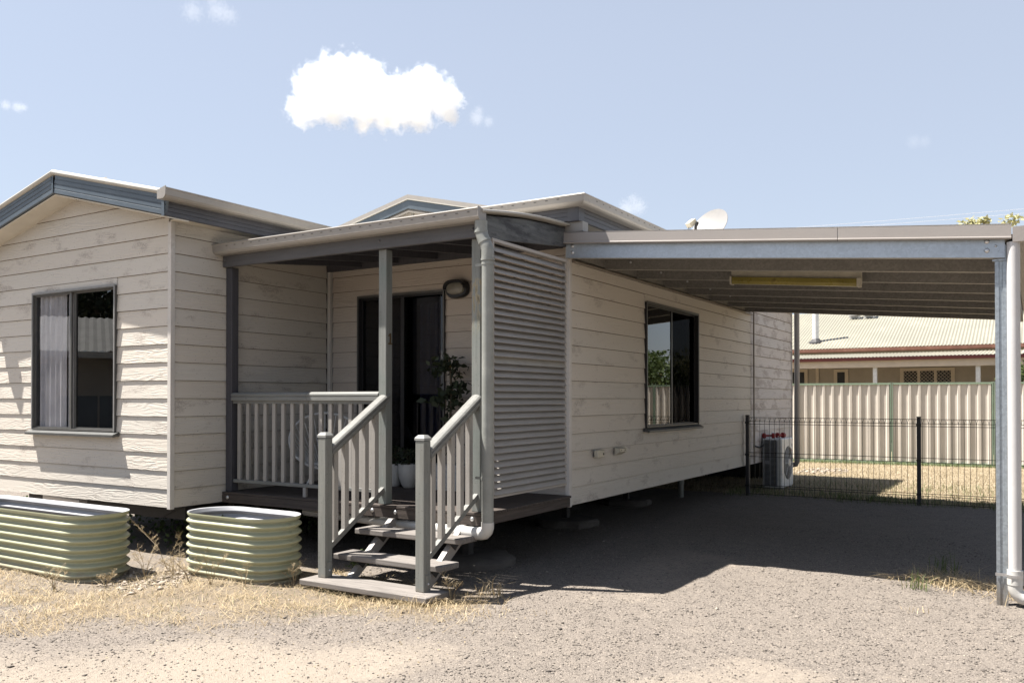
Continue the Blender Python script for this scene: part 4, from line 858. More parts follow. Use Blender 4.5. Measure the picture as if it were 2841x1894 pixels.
for dz, dy in ((.0, 0), (-.026, -.016), (-.026, .016)): lb.prism([(a1 + .0012, 7.70 + dy, .20 + dz + .016), (a1 + .0012, 7.70 + dy + .014, .20 + dz), (a1 + .0012, 7.70 + dy, .20 + dz - .016), (a1 + .0012, 7.70 + dy - .014, .20 + dz)], (-.003, 0, 0))
bd_ = part('badge', lb, M['red'], ac)
part('rating_label', MB().box(a1 - .002, a1 + .0012, 7.67, 7.74, .08, .15).box(a1 - .002, a1 + .0012, 7.68, 7.73, .25, .30), M['acg'], ac)
part('foot', MB().box(a0, a1, 7.12, 7.17, c0 - .022, c0 - .001), M['acg'], ac); part('foot', MB().box(a0, a1, 7.64, 7.69, c0 - .022, c0 - .001), M['acg'], ac)
part('refrigerant_pipe', MB().tube([(.05, 7.01, .30), (.03, 6.8, .26), (.02, 6.55, .30)], .014, 8), M['black'], ac, smooth=True)
sb = part('concrete_slab', MB().box(-.02, .62, 6.9, 7.95, G - .03, G + .032, .008), M['concrete'], None, at=(.3, 7.4, G)); tag(sb, 'small concrete slab under the white air conditioner', 'slab')
def dumbbell(x, y, z, ang, lb_):
    d = Vector((math.cos(ang), math.sin(ang), 0)); t_ = thing('dumbbell', (x, y, z - .045), lb_, 'dumbbell', 'red dumbbells on the air conditioner')
    c = Vector((x, y, z))
    for s_ in (-1, 1): part('weight_head', MB().lathe([(.03, 0), (.046, .012), (.046, .05), (.03, .062)], c + d * (s_ * .045) - (d * .062 if s_ < 0 else d * 0), 12, d), M['red'], t_, smooth=True)
    part('grip', MB().tube([c - d * .046, c + d * .046], .016, 10), M['red'], t_, smooth=True)
dumbbell(.10, 7.12, .451, .35, 'red dumbbell lying end on, nearer the mesh fence'); dumbbell(.22, 7.42, .451, 1.2, 'red dumbbell lying behind the other, next to the white cord')
cd2 = part('cord', MB().tube([(.16 + .05 * math.cos(q), 7.3 + .09 * math.sin(q), .425 + .07 * abs(math.sin(q * .5))) for q in np.linspace(0, 5.2, 22)], .009, 6), M['white'], None, smooth=True, at=(.16, 7.3, .41)); tag(cd2, 'loop of white cord between the red dumbbells', 'cord')

# ------------------------------------------------------------------ satellite dish on the roof
DC = Vector((-.69, 6.5, 3.985)); dn = Vector((-.30, -.80, .50)).normalized()
sd = thing('satellite_dish', (DC.x + .1, DC.y + .15, 3.25), 'pale grey satellite dish on the cabin roof behind the carport edge', 'satellite dish')
dx = dn.orthogonal().normalized(); dy = dn.cross(dx)
ringsN, K = 7, 36; vs = []; fs = []
for lay in (0, -.008):
    for i in range(ringsN + 1):
        r_ = .345 * i / ringsN
        for k in range(K): q = 2 * math.pi * k / K; vs.append(DC + (dx * math.cos(q) + dy * math.sin(q) * 1.08) * max(r_, .002) + dn * ((r_ / .345) ** 2 * .065 + lay))
m_ = (ringsN + 1) * K
for i in range(ringsN):
    for k in range(K): a_ = i * K + k; b_ = i * K + (k + 1) % K; fs.append((a_, b_, b_ + K, a_ + K)); fs.append((m_ + a_, m_ + a_ + K, m_ + b_ + K, m_ + b_))
for k in range(K): a_ = ringsN * K + k; b_ = ringsN * K + (k + 1) % K; fs.append((a_, b_, m_ + b_, m_ + a_))
part('reflector', MB().add(vs, fs), M['reflector'], sd, smooth=True)
ln = Vector((-.86, 6.02, 4.01))
part('feed_arm', MB().tube([DC + Vector((.0, -.02, -.36)), ln + Vector((.05, .02, -.16)), ln + Vector((.06, .01, -.02))], .014, 8), M['black'], sd, smooth=True)
part('feed_clamp', MB().tube([ln + Vector((.05, .02, -.13)), ln + Vector((.055, .01, -.07)), ln + Vector((.085, .0, -.03)), ln + Vector((.085, 0, .0))], .026, 8), M['black'], sd, smooth=True)
ax_ = (DC - ln).normalized(); sx_ = ax_.cross(Vector((0, 0, 1))).normalized()
part('feed_horn', MB().sweep([(-.045, -.05), (.045, -.05), (.045, .05), (-.045, .05)], ln - Vector((.06, .02, .05)) * 1.0, ln + Vector((.02, .04, .03)), sx_, sx_.cross(Vector((.08, .06, .08)).normalized())), M['tubeC'], sd)
part('feed_cable', MB().tube([ln + Vector((-.05, 0, -.06)) + Vector((-.05 * math.sin(q), 0, -.09 * q)) for q in np.linspace(0, 3.2, 12)], .005, 5).tube([ln + Vector((-.03, 0, -.06)), ln + Vector((-.06, 0, -.17)), ln + Vector((.0, 0, -.24)), ln + Vector((.05, 0, -.17))], .005, 5), M['wire'], sd)
part('mast', MB().tube([DC - dn * .05, Vector((DC.x + .06, DC.y + .2, 3.8)), Vector((DC.x + .06, DC.y + .2, 3.2))], .024, 10), M['galvd'], sd, smooth=True)

# ------------------------------------------------------------------ corrugated planters
def planter(x0, x1, y0, y1, z0, z1, lb_, seed):
    p = thing('planter', ((x0 + x1) / 2, (y0 + y1) / 2, z0), lb_, 'planter', 'pale green corrugated planters in front of the cabins'); r = min((y1 - y0) / 2, .275); cy = [(y0 + r), (y1 - r)]
    def outline(off):
        o = []
        for cx, cyy, qa in ((x1 - r, y0 + r, -90), (x1 - r, y1 - r, 0), (x0 + r, y1 - r, 90), (x0 + r, y0 + r, 180)):
            for k in range(17): a = R(qa + 90 * k / 16); o.append((cx + (r + off) * math.cos(a), cyy + (r + off) * math.sin(a)))
        return o
    nr = 7; zs = []; H = z1 - z0
    for k in range(nr * 12 + 1): u = k / (nr * 12); zs.append((z0 + .02 + u * (H - .055), .0165 * math.sin(u * nr * 2 * math.pi - 1.2)))
    prof = [(z0 - .02, 0)] + [(z, o) for z, o in zs] + [(z1 - .03, .002), (z1 - .012, .010), (z1, .008)]
    rings = [[(x, y, z) for x, y in outline(o)] for z, o in prof]
    n = len(rings[0]); mb = MB().add([q for rg in rings for q in rg], [(i * n + k, i * n + (k + 1) % n, (i + 1) * n + (k + 1) % n, (i + 1) * n + k) for i in range(len(rings) - 1) for k in range(n)])
    part('shell', mb, M['planter'], p, smooth=True)
    iz = [(z1, .008)] + [(z1 - .004, -.004)] + [(z - .0, o - .006) for z, o in zs[::-1][0:66:2]]
    rings = [[(x, y, z) for x, y in outline(o)] for z, o in iz]
    mb = MB().add([q for rg in rings for q in rg], [(i * n + k, i * n + (k + 1) % n, (i + 1) * n + (k + 1) % n, (i + 1) * n + k) for i in range(len(rings) - 1) for k in range(n)])
    part('liner', mb, M['liner'], p, smooth=True)
    o = outline(-.004); c = len(o); zso = z1 - .15
    part('soil', MB().add([(x, y, zso + .02 * math.sin(x * 9) * math.cos(y * 13)) for x, y in o] + [((x0 + x1) / 2, (y0 + y1) / 2, zso + .03)], [(k, (k + 1) % c, c) for k in range(c)]), M['soil'], p)
    return p
planter(-5.4, -2.89, -3.385, -2.80, -.50, .075, 'long pale green corrugated planter under the cabin window', 1)
planter(-2.64, -1.47, -2.635, -2.085, -.50, .060, 'shorter pale green corrugated planter beside the porch steps', 2)

# ------------------------------------------------------------------ things on the porch
ch = thing('string_chair', (-2.62, -.78, DT), 'white cord lounge chair on the porch behind the balusters', 'chair')
cc_ = Vector((-2.62, -.72, .62)); fx = Vector((.80, -.60, 0)); ux = Vector((-.6 * -.0 - .30, .22, .85)).normalized(); rx = fx.cross(ux).normalized(); ux = rx.cross(fx).normalized() * .9 + Vector((-.2, .15, 0))
hoop = [cc_ + rx * (.40 * math.cos(q)) + Vector((-.10, .08, 0)) * math.sin(q) * 1.4 + Vector((0, 0, .30)) * math.sin(q) for q in np.linspace(0, 2 * math.pi, 41)]
part('hoop', MB().tube(hoop, .013, 8, False), M['white'], ch, smooth=True)
seat = cc_ + Vector((.04, -.03, -.24)); inner = [seat + rx * (.15 * math.cos(q)) + Vector((.13, -.10, 0)) * math.sin(q) * -1 for q in np.linspace(0, 2 * math.pi, 41)]
part('seat_ring', MB().tube(inner, .010, 6, False), M['white'], ch, smooth=True)
cm = MB()
for a_, b_ in zip(hoop[:-1], inner[:-1]):
    cm.tube([a_, (a_ + b_) / 2 + Vector((0, 0, -.03)), b_], .0042, 4)
    mid = None
part('cords', cm, M['white'], ch)
for q in (20, 140, 260):
    c_, s_ = math.cos(R(q)), math.sin(R(q)); part('leg', MB().tube([seat + Vector((.13 * c_, .13 * s_, 0)), Vector((cc_.x + .27 * c_, cc_.y - .02 + .27 * s_, DT + .004))], .010, 8), M['white'], ch, smooth=True)
def leaf_cloud(pts, size, r, aspect=.5, droop=.4):
    """pointed four-cornered leaves at pts (n,3)"""
    n = len(pts); az = r.uniform(0, 2 * np.pi, n); el = r.uniform(-.9, .7, n) - droop * .4; L = size * r.uniform(.6, 1.25, n)
    d = np.stack([np.cos(az) * np.cos(el), np.sin(az) * np.cos(el), np.sin(el)], -1); rnd = r.normal(size=(n, 3)); s = np.cross(d, rnd); s /= np.linalg.norm(s, axis=1)[:, None] + 1e-9
    nn = np.cross(s, d)
    P = np.asarray(pts); mid = P + d * (L * .5)[:, None] + nn * (L * .12)[:, None]
    V = np.stack([P, mid + s * (L * aspect * .5)[:, None], P + d * L[:, None], mid - s * (L * aspect * .5)[:, None]], 1).reshape(-1, 3)
    return V, np.arange(n * 4).reshape(-1, 4)
def pot(x, y, r0, r1, h, lb_, n_leaf, lh, seed):
    p = thing('potted_plant', (x, y, DT), lb_, 'potted plant', 'potted plants on the porch')
    part('pot', MB().lathe([(r0 * .75, .0), (r0, .02), (r1 * .92, h * .45), (r1, h * .8), (r1 * .96, h), (r1 * .88, h), (r1 * .86, h - .04)], (x, y, DT + .001), 26), M['pot'], p, smooth=True)
    part('soil', MB().lathe([(r1 * .85, h - .05), (.001, h - .04)], (x, y, DT), 16), M['soilpot'], p)
    r = np.random.default_rng(seed); pts = np.stack([r.normal(0, r1 * .5, n_leaf), r.normal(0, r1 * .45, n_leaf), h + r.uniform(0, lh, n_leaf) ** 1.0], -1)
    V, F = leaf_cloud(pts, .05, r); raw_mesh('foliage', V, F, M['leafd'], p)
    s_ = MB()
    for k in range(7): a_ = k * .9; s_.tube([(x, y, DT + h - .04), (x + .06 * math.cos(a_), y + .05 * math.sin(a_), DT + h + lh * .9)], .003, 4)
    part('stems', s_, M['stem'], p)
pot(-2.06, -.24, .075, .105, .25, 'white pot with wiry low plant, standing behind the middle porch post', 150, .2, 1)
pot(-1.83, -.27, .08, .125, .26, 'rounded white pot with small leafy plant, between the middle post and the right newel', 170, .17, 2)
tp = thing('trough_plant', (-1.3, -.24, DT), 'tall dark leafy climber in a white trough at the right end of the porch door', 'potted plant')
tb_ = MB().box(-1.56, -1.08, -.34, -.12, DT + .001, .38, .008); q_ = part('trough', tb_, M['pot'], tp)
gl = MB()
for k in range(9): gl.box(-1.54 + k * .055, -1.537 + k * .055, -.3425, -.3405, DT + .01, .37)
for k in range(5): gl.box(-1.55, -1.09, -.3428, -.3408, DT + .03 + k * .055, DT + .033 + k * .055)
part('trough_grooves', gl, M['acg'], q_)
part('stem', MB().tube([(-1.31, -.24, .36), (-1.30, -.25, .8), (-1.27, -.26, 1.15), (-1.30, -.26, 1.5)], .012, 6), M['stem'], tp, smooth=True)
r = np.random.default_rng(5); pts = []
for (x, z, sx, sz, n_) in ((-1.38, 1.45, .13, .05, 44), (-1.24, 1.43, .08, .06, 36), (-1.20, 1.20, .09, .05, 40), (-1.38, 1.10, .12, .045, 44), (-1.17, 1.05, .06, .06, 30), (-1.28, .9, .05, .09, 22), (-1.3, .7, .04, .1, 14)):
    pts.append(np.stack([r.normal(x, sx * .7, n_), r.normal(-.26, .06, n_), r.normal(z, sz, n_)], -1))
pts = np.concatenate(pts) - np.array([-1.3, -.24, DT]); V, F = leaf_cloud(pts, .105, r, .55); raw_mesh('foliage', V, F, M['leafd'], tp)
V, F = leaf_cloud(np.array([[-1.20, -.34, 1.16], [-1.25, -.33, 1.42]]) - np.array([-1.3, -.24, DT]), .09, r, .5); raw_mesh('yellow_leaves', V, F, M['yleaf'], tp)

# ------------------------------------------------------------------ gravel, stones, grass
def pebbles(name, n, region, rmin, rmax, mat, seed, keep=None, squash=.45):
    r = np.random.default_rng(seed); x = r.uniform(region[0], region[1], n); y = r.uniform(region[2], region[3], n)
    if keep is not None: k = keep(x, y, r); x, y = x[k], y[k]; n = len(x)
    rad = rmin + (rmax - rmin) * r.random(n) ** 2.2; z = gz(x, y)
    base = np.array([[1, 0, 0], [0, 1, 0], [-1, 0, 0], [0, -1, 0], [0, 0, 1], [0, 0, -1]], float); bf = np.array([[0, 1, 4], [1, 2, 4], [2, 3, 4], [3, 0, 4], [1, 0, 5], [2, 1, 5], [3, 2, 5], [0, 3, 5]])
    a = r.uniform(0, 2 * np.pi, n); V = base[None] * r.uniform(.65, 1.3, (n, 6, 1)) * rad[:, None, None]; V[:, :, 2] *= squash
    V += r.normal(0, .18, (n, 6, 3)) * rad[:, None, None]
    c, s = np.cos(a)[:, None], np.sin(a)[:, None]; X = V[:, :, 0] * c - V[:, :, 1] * s + x[:, None]; Y = V[:, :, 0] * s + V[:, :, 1] * c + y[:, None]; Z = V[:, :, 2] + (z + rad * .15)[:, None]
    F = (bf[None] + (np.arange(n) * 6)[:, None, None]).reshape(-1, 3)
    return raw_mesh(name, np.stack([X, Y, Z], -1).reshape(-1, 3), F, mat, kind='stuff')
pm, t, b = nodes('gravel_chips'); g_ = N(t, 'ShaderNodeNewGeometry')
cr = N(t, 'ShaderNodeValToRGB'); e_ = cr.color_ramp.elements; e_[0].color = (.085, .075, .066, 1); e_[1].color = (.36, .31, .25, 1); e_[0].position = 0
for p_, c_ in ((.08, (.12, .104, .09, 1)), (.55, (.185, .16, .137, 1)), (.9, (.245, .213, .182, 1))): q = cr.color_ramp.elements.new(p_); q.color = c_
t.links.new(g_.outputs['Random Per Island'], cr.inputs[0]); t.links.new(cr.outputs[0], b.inputs['Base Color']); b.inputs['Roughness'].default_value = .9; b.inputs['Specular IOR Level'].default_value = .2
def kgrav(x, y, r):
    d = 1 - .8 * sand_mask(x, y) - .75 * straw_mask(x, y); dist = np.hypot(x - 4.0, y + 7.6)
    vis = (x + 8 > 0) & (dist > 2.6) & ((y + 7.63) * .5 + (x - 4.0) * .85 < 4.6 * 1)
    return vis & (r.random(len(x)) < np.clip(d, .06, 1) * np.clip(1.6 - dist / 9, .15, 1)) & (y < 6.3)
tag(pebbles('gravel', 130000, (-3.2, 4.6, -5.6, 3.0), .0025, .0095, pm, 3, kgrav), 'loose grey gravel chips over the driveway', 'gravel', kind='stuff')
def kst(x, y, r):
    e = ((x + 2.55 + .35 * (y + 3.0)) / .42) ** 2 + ((y + 3.0) / .42) ** 2; return r.random(len(x)) < np.clip(1.35 - e, 0, 1)
tag(pebbles('loose_stones', 2600, (-3.2, 4.6, -5.6, 3.0), .008, .018, pm, 31, kgrav), 'larger loose stones lying on the gravel', 'stones', kind='stuff')
tag(pebbles('pale_stones', 1100, (-3.3, -1.7, -3.5, -2.45), .010, .036, M['stone'], 4, kst), 'pale stones heaped between the two planters', 'stones', kind='stuff')
def kst2(x, y, r): return r.random(len(x)) < np.clip(1.2 - ((x - .05) / .5) ** 2 - ((y - 11.6) / 1.0) ** 2, 0, 1)
tag(pebbles('rubble', 900, (-.6, .8, 10, 13), .02, .06, M['stone'], 14, kst2), 'pale rubble on the dry lawn beyond the air conditioner', 'rubble', kind='stuff')
def blades(name, x, y, h, w, mat, seed, lean=.6, lift=0):
    r = np.random.default_rng(seed); n = len(x); z = gz(x, y) + lift; a = r.uniform(0, 2 * np.pi, n); hh = h * r.uniform(.4, 1.2, n); b = a + r.normal(0, .8, n)
    P = np.stack([x, y, z - .003], -1); s = np.stack([np.cos(a + np.pi / 2), np.sin(a + np.pi / 2), np.zeros(n)], -1) * (w * .5)
    l = lean * r.uniform(.1, 1.3, n); m = P + np.stack([np.cos(a) * l * hh * .4, np.sin(a) * l * hh * .4, hh * .6], -1); tip = P + np.stack([np.cos(b) * l * hh, np.sin(b) * l * hh, hh * (1.0 - .35 * np.minimum(l, 1.5))], -1)
    V = np.stack([P - s, P + s, m + s * .7, tip, m - s * .7], 1).reshape(-1, 3); i = np.arange(n)[:, None] * 5
    F = np.concatenate([i + np.array([[0, 1, 2]]), i + np.array([[0, 2, 4]]), i + np.array([[4, 2, 3]])]).astype(np.int32)
    return raw_mesh(name, V, F, mat, kind='stuff')
r = np.random.default_rng(8)
x = r.uniform(-5, 1.1, 150000); y = r.uniform(-4.9, -1.9, 150000); mk = straw_mask(x, y); k = r.random(len(x)) < mk * np.clip(fbm(x, y, 1.7, 91) * 2.6 - .95, .03, 1) * .27
k &= ~((x > -5.4) & (x < -2.7) & (y > -3.39)) & ~((x > -2.65) & (x < -1.46) & (y > -2.65))
tag(blades('dry_grass', x[k], y[k], .06, .003, M['straw'], 1, 2.6), 'patchy dry straw grass in front of the planters and steps', 'dry grass', kind='stuff')
kk2 = (r.random(len(x)) < mk * np.clip(fbm(x, y, 2.6, 191) * 2.2 - .75, .03, 1) * .26) & ~((x > -5.4) & (x < -2.85) & (y > -3.39)) & ~((x > -2.65) & (x < -1.46) & (y > -2.65))
tag(blades('flattened_straw', x[kk2], y[kk2], .075, .0028, M['straw'], 77, 4.5), 'flattened dead straw matted over the dirt', 'straw', kind='stuff')
x2, y2 = x[~k][:60000], y[~k][:60000]; m2 = (r.random(len(x2)) < straw_mask(x2, y2) * np.clip(fbm(x2, y2, 3.0, 92) * 2.4 - .95, 0, 1) * .22) & ~((x2 > -5.4) & (x2 < -2.7) & (y2 > -3.39)) & ~((x2 > -2.65) & (x2 < -1.46) & (y2 > -2.65))
tag(blades('green_grass', x2[m2], y2[m2], .04, .003, M['greengrass'], 2, 1.0), 'sparse green shoots among the dry grass', 'grass', kind='stuff')
x = r.uniform(-3, 4.8, 60000); y = 6.1 + (r.random(60000) ** 1.2) * 8.0; k = r.random(60000) < .45 + .55 * fbm(x, y, 1.1, 45)
tag(blades('lawn', x[k], y[k], .06, .006, M['drygrass'], 3, 1.1), 'dry straw coloured lawn in front of the steel fence', 'lawn', kind='stuff')
x = r.uniform(-.3, 4.8, 26000); y = r.uniform(5.75, 9.6, 26000); k = r.random(26000) < np.exp(-((y - 6.3) / .42) ** 2) * np.clip(fbm(x, y, 1.3, 47) * 2.4 - .55, .04, 1) + .10 * np.exp(-((y - 8.3) / 1.3) ** 2)
xb = r.uniform(-2, 4.8, 3000); yb_ = 14.25 + .12 * xb + r.uniform(-.1, .25, 3000)
tag(blades('green_grass', np.concatenate([x[k], xb]), np.concatenate([y[k], yb_]), .12, .006, M['greengrass'], 4, .9), 'greener grass growing along the foot of the mesh fence', 'grass', kind='stuff')
def tuft(x, y, n, h, w, mat, lb_, grp=None, spread=.05, lean=.8, name='grass_tuft', cat='grass tuft'):
    r = np.random.default_rng(abs(int(x * 977 + y * 131)) + 5); px = r.normal(0, spread, n); py = r.normal(0, spread, n)
    o = blades(name, px + x, py + y, h, w, M[mat], int(abs(x * 100)) + 3, lean); del o['kind']
    z = float(gz(x, y)); me = o.data; co = np.empty(len(me.vertices) * 3, np.float32); me.vertices.foreach_get('co', co); co = co.reshape(-1, 3) - np.array([x, y, z], np.float32); me.vertices.foreach_set('co', co.ravel()); o.location = (x, y, z)
    return tag(o, lb_, cat, grp)
tuft(3.17, .12, 40, .17, .006, 'greengrass', 'small green grass tuft alone on the gravel near the carport post')
tuft(3.36, .50, 420, .14, .004, 'straw', 'mound of dry straw grass beside the carport post foot', spread=.17, lean=4.0)
tuft(3.30, .95, 40, .22, .006, 'greengrass', 'dark weed in the shade behind the straw mound at the carport post')
tuft(3.95, .25, 260, .12, .004, 'straw', 'dry straw grass behind the white carport downpipe', spread=.14, lean=3.5)
tuft(3.25, -.72, 16, .06, .004, 'straw', 'tiny straw tuft alone on the open gravel', spread=.05, lean=1.4)
tuft(-3.55, -3.92, 150, .11, .004, 'straw', 'orange straw clump in front of the long planter', spread=.13, lean=1.5)
tuft(.05, -2.52, 120, .12, .004, 'straw', 'straw clump by the right end of the bottom step', spread=.12, lean=1.2)
tuft(.42, -2.42, 130, .07, .004, 'straw', 'flat straw patch in the gravel right of the steps', spread=.18, lean=1.8)
tuft(.33, -1.95, 60, .16, .005, 'straw', 'dry weed in front of the cracked concrete footing', spread=.08, lean=1.0)
# dry seeding weeds, each its own plant
def weed(x, y, h, lb_, seed, green=False):
    r = random.Random(seed); z = float(gz(x, y)); w_ = thing('dry_weed', (x, y, z), lb_, 'weed', 'dry seeding weeds around the planters'); st_ = MB(); pts = []
    for k in range(r.randint(3, 6)):
        a = r.uniform(0, 6.28); l = r.uniform(.15, .75) * h; hh = h * r.uniform(.6, 1.1)
        p = [(x + r.uniform(-.01, .01), y, z - .01), (x + l * .3 * math.cos(a), y + l * .3 * math.sin(a), z + hh * .5), (x + l * math.cos(a), y + l * math.sin(a), z + hh)]
        st_.tube(p, [.0028, .0022, .0012], 4)
        for q in range(9):
            u = r.uniform(.55, 1.02); c_ = Vector(p[1]).lerp(Vector(p[2]), (u - .5) * 2); a2 = r.uniform(0, 6.28); e_ = c_ + Vector((math.cos(a2), math.sin(a2), .7)) * r.uniform(.02, .05) * (1.3 - u) * 2.2
            st_.tube([c_, e_], .0011, 3); pts += [e_, c_.lerp(e_, .7), c_.lerp(e_, .85)]
    part('stalk', st_, M['greengrass' if green else 'straw'], w_)
    P_ = np.array([[p.x - x, p.y - y, p.z - z] for p in pts]); P_ = np.repeat(P_, 3, 0) + np.random.default_rng(seed).normal(0, .008, (len(P_) * 3, 3)); V, F = leaf_cloud(P_, .0065 if not green else .022, np.random.default_rng(seed), .6)
    raw_mesh('seed_head' if not green else 'leaves', V, F, M['straw' if not green else 'leaf'], w_)
for i, (x, y, h, lb_, gr_) in enumerate([(-2.86, -3.62, .20, 'feathery dry weed in front of the right end of the long planter', False), (-2.62, -2.95, .30, 'dry weed hugging the right end of the long planter', False), (-2.78, -2.6, .52, 'tallest dry weed between the two planters', False), (-2.52, -2.42, .46, 'green stemmed weed in the gap between planters', True), (-2.55, -2.72, .22, 'low bushy dry weed in the middle of the planter gap', False), (-2.30, -2.50, .30, 'dry weed against the left end of the shorter planter', False), (-2.42, -2.75, .26, 'spiky dry weed just left of the shorter planter', False), (-1.95, -2.80, .30, 'dry weed in front of the middle of the shorter planter', False), (-2.2, -2.82, .16, 'small dry weed at the front left of the shorter planter', False), (-1.62, -2.72, .20, 'dry weed at the right front of the shorter planter', False), (-1.36, -2.42, .18, 'dry weed between shorter planter and steps', False), (-1.02, -2.02, .22, 'green weed under the lowest steps', True), (-2.66, -3.3, .13, 'small weed at the foot of the long planter beside the stones', False), (.12, -2.2, .2, 'dry weed beside the right newel foot', False)]):
    weed(x, y, h, lb_, 40 + i, gr_)
r = np.random.default_rng(77)
n_ = 5200; x = r.uniform(-9, -3.0, n_); y = r.uniform(-1.9, 4.5, n_); P_ = np.stack([x, y, gz(x, y) + r.uniform(.01, .30, n_) * np.clip(fbm(x, y, 1.2, 66) * 1.6 - .2, .1, 1)], -1); V, F = leaf_cloud(P_, .06, r, .7)
tag(raw_mesh('groundcover', V, F, M['leaf'], kind='stuff'), 'leafy ground cover creeping under the front cabin', 'groundcover', kind='stuff')
r_ = np.random.default_rng(12); n_ = 260; x = r_.uniform(-.9, 1.0, n_); y = r_.uniform(-4.6, -2.2, n_)
lf = leaf_cloud(np.stack([x, y, gz(x, y) + .006], -1), .02, r_, .4)
tag(raw_mesh('leaf_litter', lf[0], lf[1], M['straw'], kind='stuff'), 'scattered dry leaves and twigs on the gravel', 'leaf litter', kind='stuff')

# ------------------------------------------------------------------ trees, bushes, reflected surroundings, added sky blockers
def tree(name, x, y, h, cr, n, mat, lb_, cat='tree', grp=None, seed=1, base=.45, size=.16, sparse=False):
    r = np.random.default_rng(seed); rr = random.Random(seed); g = G
    t_ = thing(name, (x, y, g), lb_, cat, grp); tm = MB(); ends = []
    tm.tube([(x, y, g - .1), (x + .05, y, g + h * base * .5), (x + rr.uniform(-.1, .1) * h * .3, y, g + h * base)], [h * .028, h * .022, h * .018], 8)
    for k in range(8):
        a = k * 2.4 + rr.random(); q = Vector((x, y, g + h * base * rr.uniform(.7, 1.0))); e = Vector((x + cr[0] * .7 * math.cos(a) * rr.uniform(.4, 1), y + cr[1] * .7 * math.sin(a) * rr.uniform(.4, 1), g + h * rr.uniform(.55, .92)))
        tm.tube([q, q.lerp(e, .5) + Vector((0, 0, .08 * h)), e], [h * .012, h * .008, h * .003], 6); ends.append(e)
    part('trunk', tm, M['bark'], t_, smooth=True)
    cs = np.array([[e.x, e.y, e.z] for e in ends] + [[x + r.normal(0, cr[0] * .45), y + r.normal(0, cr[1] * .45), g + h * r.uniform(base + .05, .95)] for _ in range(14 if not sparse else 7)])
    rad = r.uniform(.22, .45, len(cs)) * cr[0] * (1 if not sparse else .75); i = r.integers(0, len(cs), n); d = r.normal(size=(n, 3)); d /= np.linalg.norm(d, axis=1)[:, None]
    P_ = cs[i] + d * (rad[i] * r.random(n) ** .45)[:, None] * np.array([1, 1, .75]); P_[:, 2] = np.minimum(P_[:, 2], g + h * 1.02)
    V, F = leaf_cloud(P_ - np.array([x, y, g]), size, r, .5); raw_mesh('crown', V, F, M[mat], t_); return t_
tree('gum_tree', 1.95, 34, 10.05, (1.3, 1.2), 1100, 'leafy', 'yellowish treetop showing over the right end of the carport roof', seed=3, base=.55, sparse=True, size=.22)
tree('bush', 4.15, 17.3, 2.6, (1.2, 1.0), 2600, 'leaf', 'green bush behind the steel fence beside the white downpipe', 'bush', seed=5, base=.25, size=.12)
tree('garden_tree', 9.6, 27.0, 3.5, (3.2, 2.6), 5200, 'leaf', 'round green tree mirrored in the long cabin window', seed=6, base=.35, size=.2)
tree('garden_tree', 13.5, 30.0, 3.7, (3.2, 2.6), 4200, 'leaf', 'second round tree mirrored at the edge of the cabin window', seed=7, base=.35, size=.2)
palm = thing('palm_tree', (7.0, 25.0, G), 'shaggy palm mirrored in the long cabin window', 'tree'); part('trunk', MB().tube([(7, 25, G), (7.05, 25, 2.5)], .16, 8), M['bark'], palm); r = np.random.default_rng(3); n_ = 900
P_ = np.stack([r.normal(0, .5, n_), r.normal(0, .5, n_), 3.0 + r.normal(0, .25, n_)], -1); V, F = leaf_cloud(P_, .4, r, .12); raw_mesh('crown', V, F, M['leafy'], palm)
sh = thing('small_house', (5.5, 22.5, G), 'small white roofed house mirrored low in the long cabin window', 'house')
part('wall', MB().box(5.0, 6.0, 20.5, 25, G, 1.40), M['cwall'], sh); part('roof', MB().prism([(4.8, 20.2, 1.40), (6.2, 20.2, 1.40), (5.5, 20.2, 1.92)], (0, 5, 0)), M['roof'], sh)
oh = thing('opposite_house', (-17, -11, G), 'house across the yard mirrored in the front cabin window', 'house')
om = Matrix.Rotation(R(32), 4, 'Z')
def orient(mb, c): mb.v = [tuple((om @ Vector((x, y, 0)) + Vector((c[0], c[1], z)))[:]) for x, y, z in mb.v]; return mb
OC = (-17.5, -10.2)
part('wall', orient(MB().box(-3, 0, -7, 7, G, 2.3), OC), M['cwall'], oh)
part('roof_sheet', orient(MB().sheet((.75, -7.5, 2.32), (0, 15, 0), (-3.4, 0, 1.15), .2, .02, (.3, 0, 1), per=4), OC), M['oldroof'], oh)
part('fascia', orient(MB().box(.74, .80, -7.5, 7.5, 2.14, 2.30), OC), M['verge'], oh)
for y in (-4.2, -2.6, -.9, 1.0, 3.2): part('window', orient(MB().box(.004, .03, y - .32, y + .32, .95, 2.0), OC), M['black'], oh)
ob = thing('sky_blocking_cabin', (8.0, -20.5, G), 'unseen long cabin added across the yard to block low sky', 'cabin')  # added behind the camera, out of view, to cut low sky light
part('wall', MB().box(-2, 18, -24, -20.5, G, 2.6), M['cwall'], ob); part('roof_sheet', MB().sheet((-2.4, -20.1, 2.62), (20.8, 0, 0), (0, -4.2, 1.1), .2, .02, (0, .25, 1), per=4), M['oldroof'], ob)
for x in (1, 5, 9.5, 14): part('window', MB().box(x - .7, x + .7, -20.49, -20.46, .8, 2.0), M['black'], ob)
yf_ = thing('yard_fence', (-13, -8, G), 'dark paling fence mirrored in the front cabin window', 'fence')
for k in range(10): part('fence_sheet', orient(MB().box(-.02, .02, -7 + k * 1.4, -7 + k * 1.4 + 1.36, G, 1.15), (-14.6, -8.6)), M['steelblue'], yf_)
tree('gum_tree', -24.5, -15.5, 8.5, (3.0, 3.0), 5200, 'leafd', 'dark gum tree mirrored at the right side of the front cabin window', seed=11, size=.3)
tree('gum_tree', -25.5, -12.0, 6.0, (2.0, 2.4), 3600, 'leafd', 'smaller dark tree mirrored in the middle of the front cabin window', seed=12, size=.28)
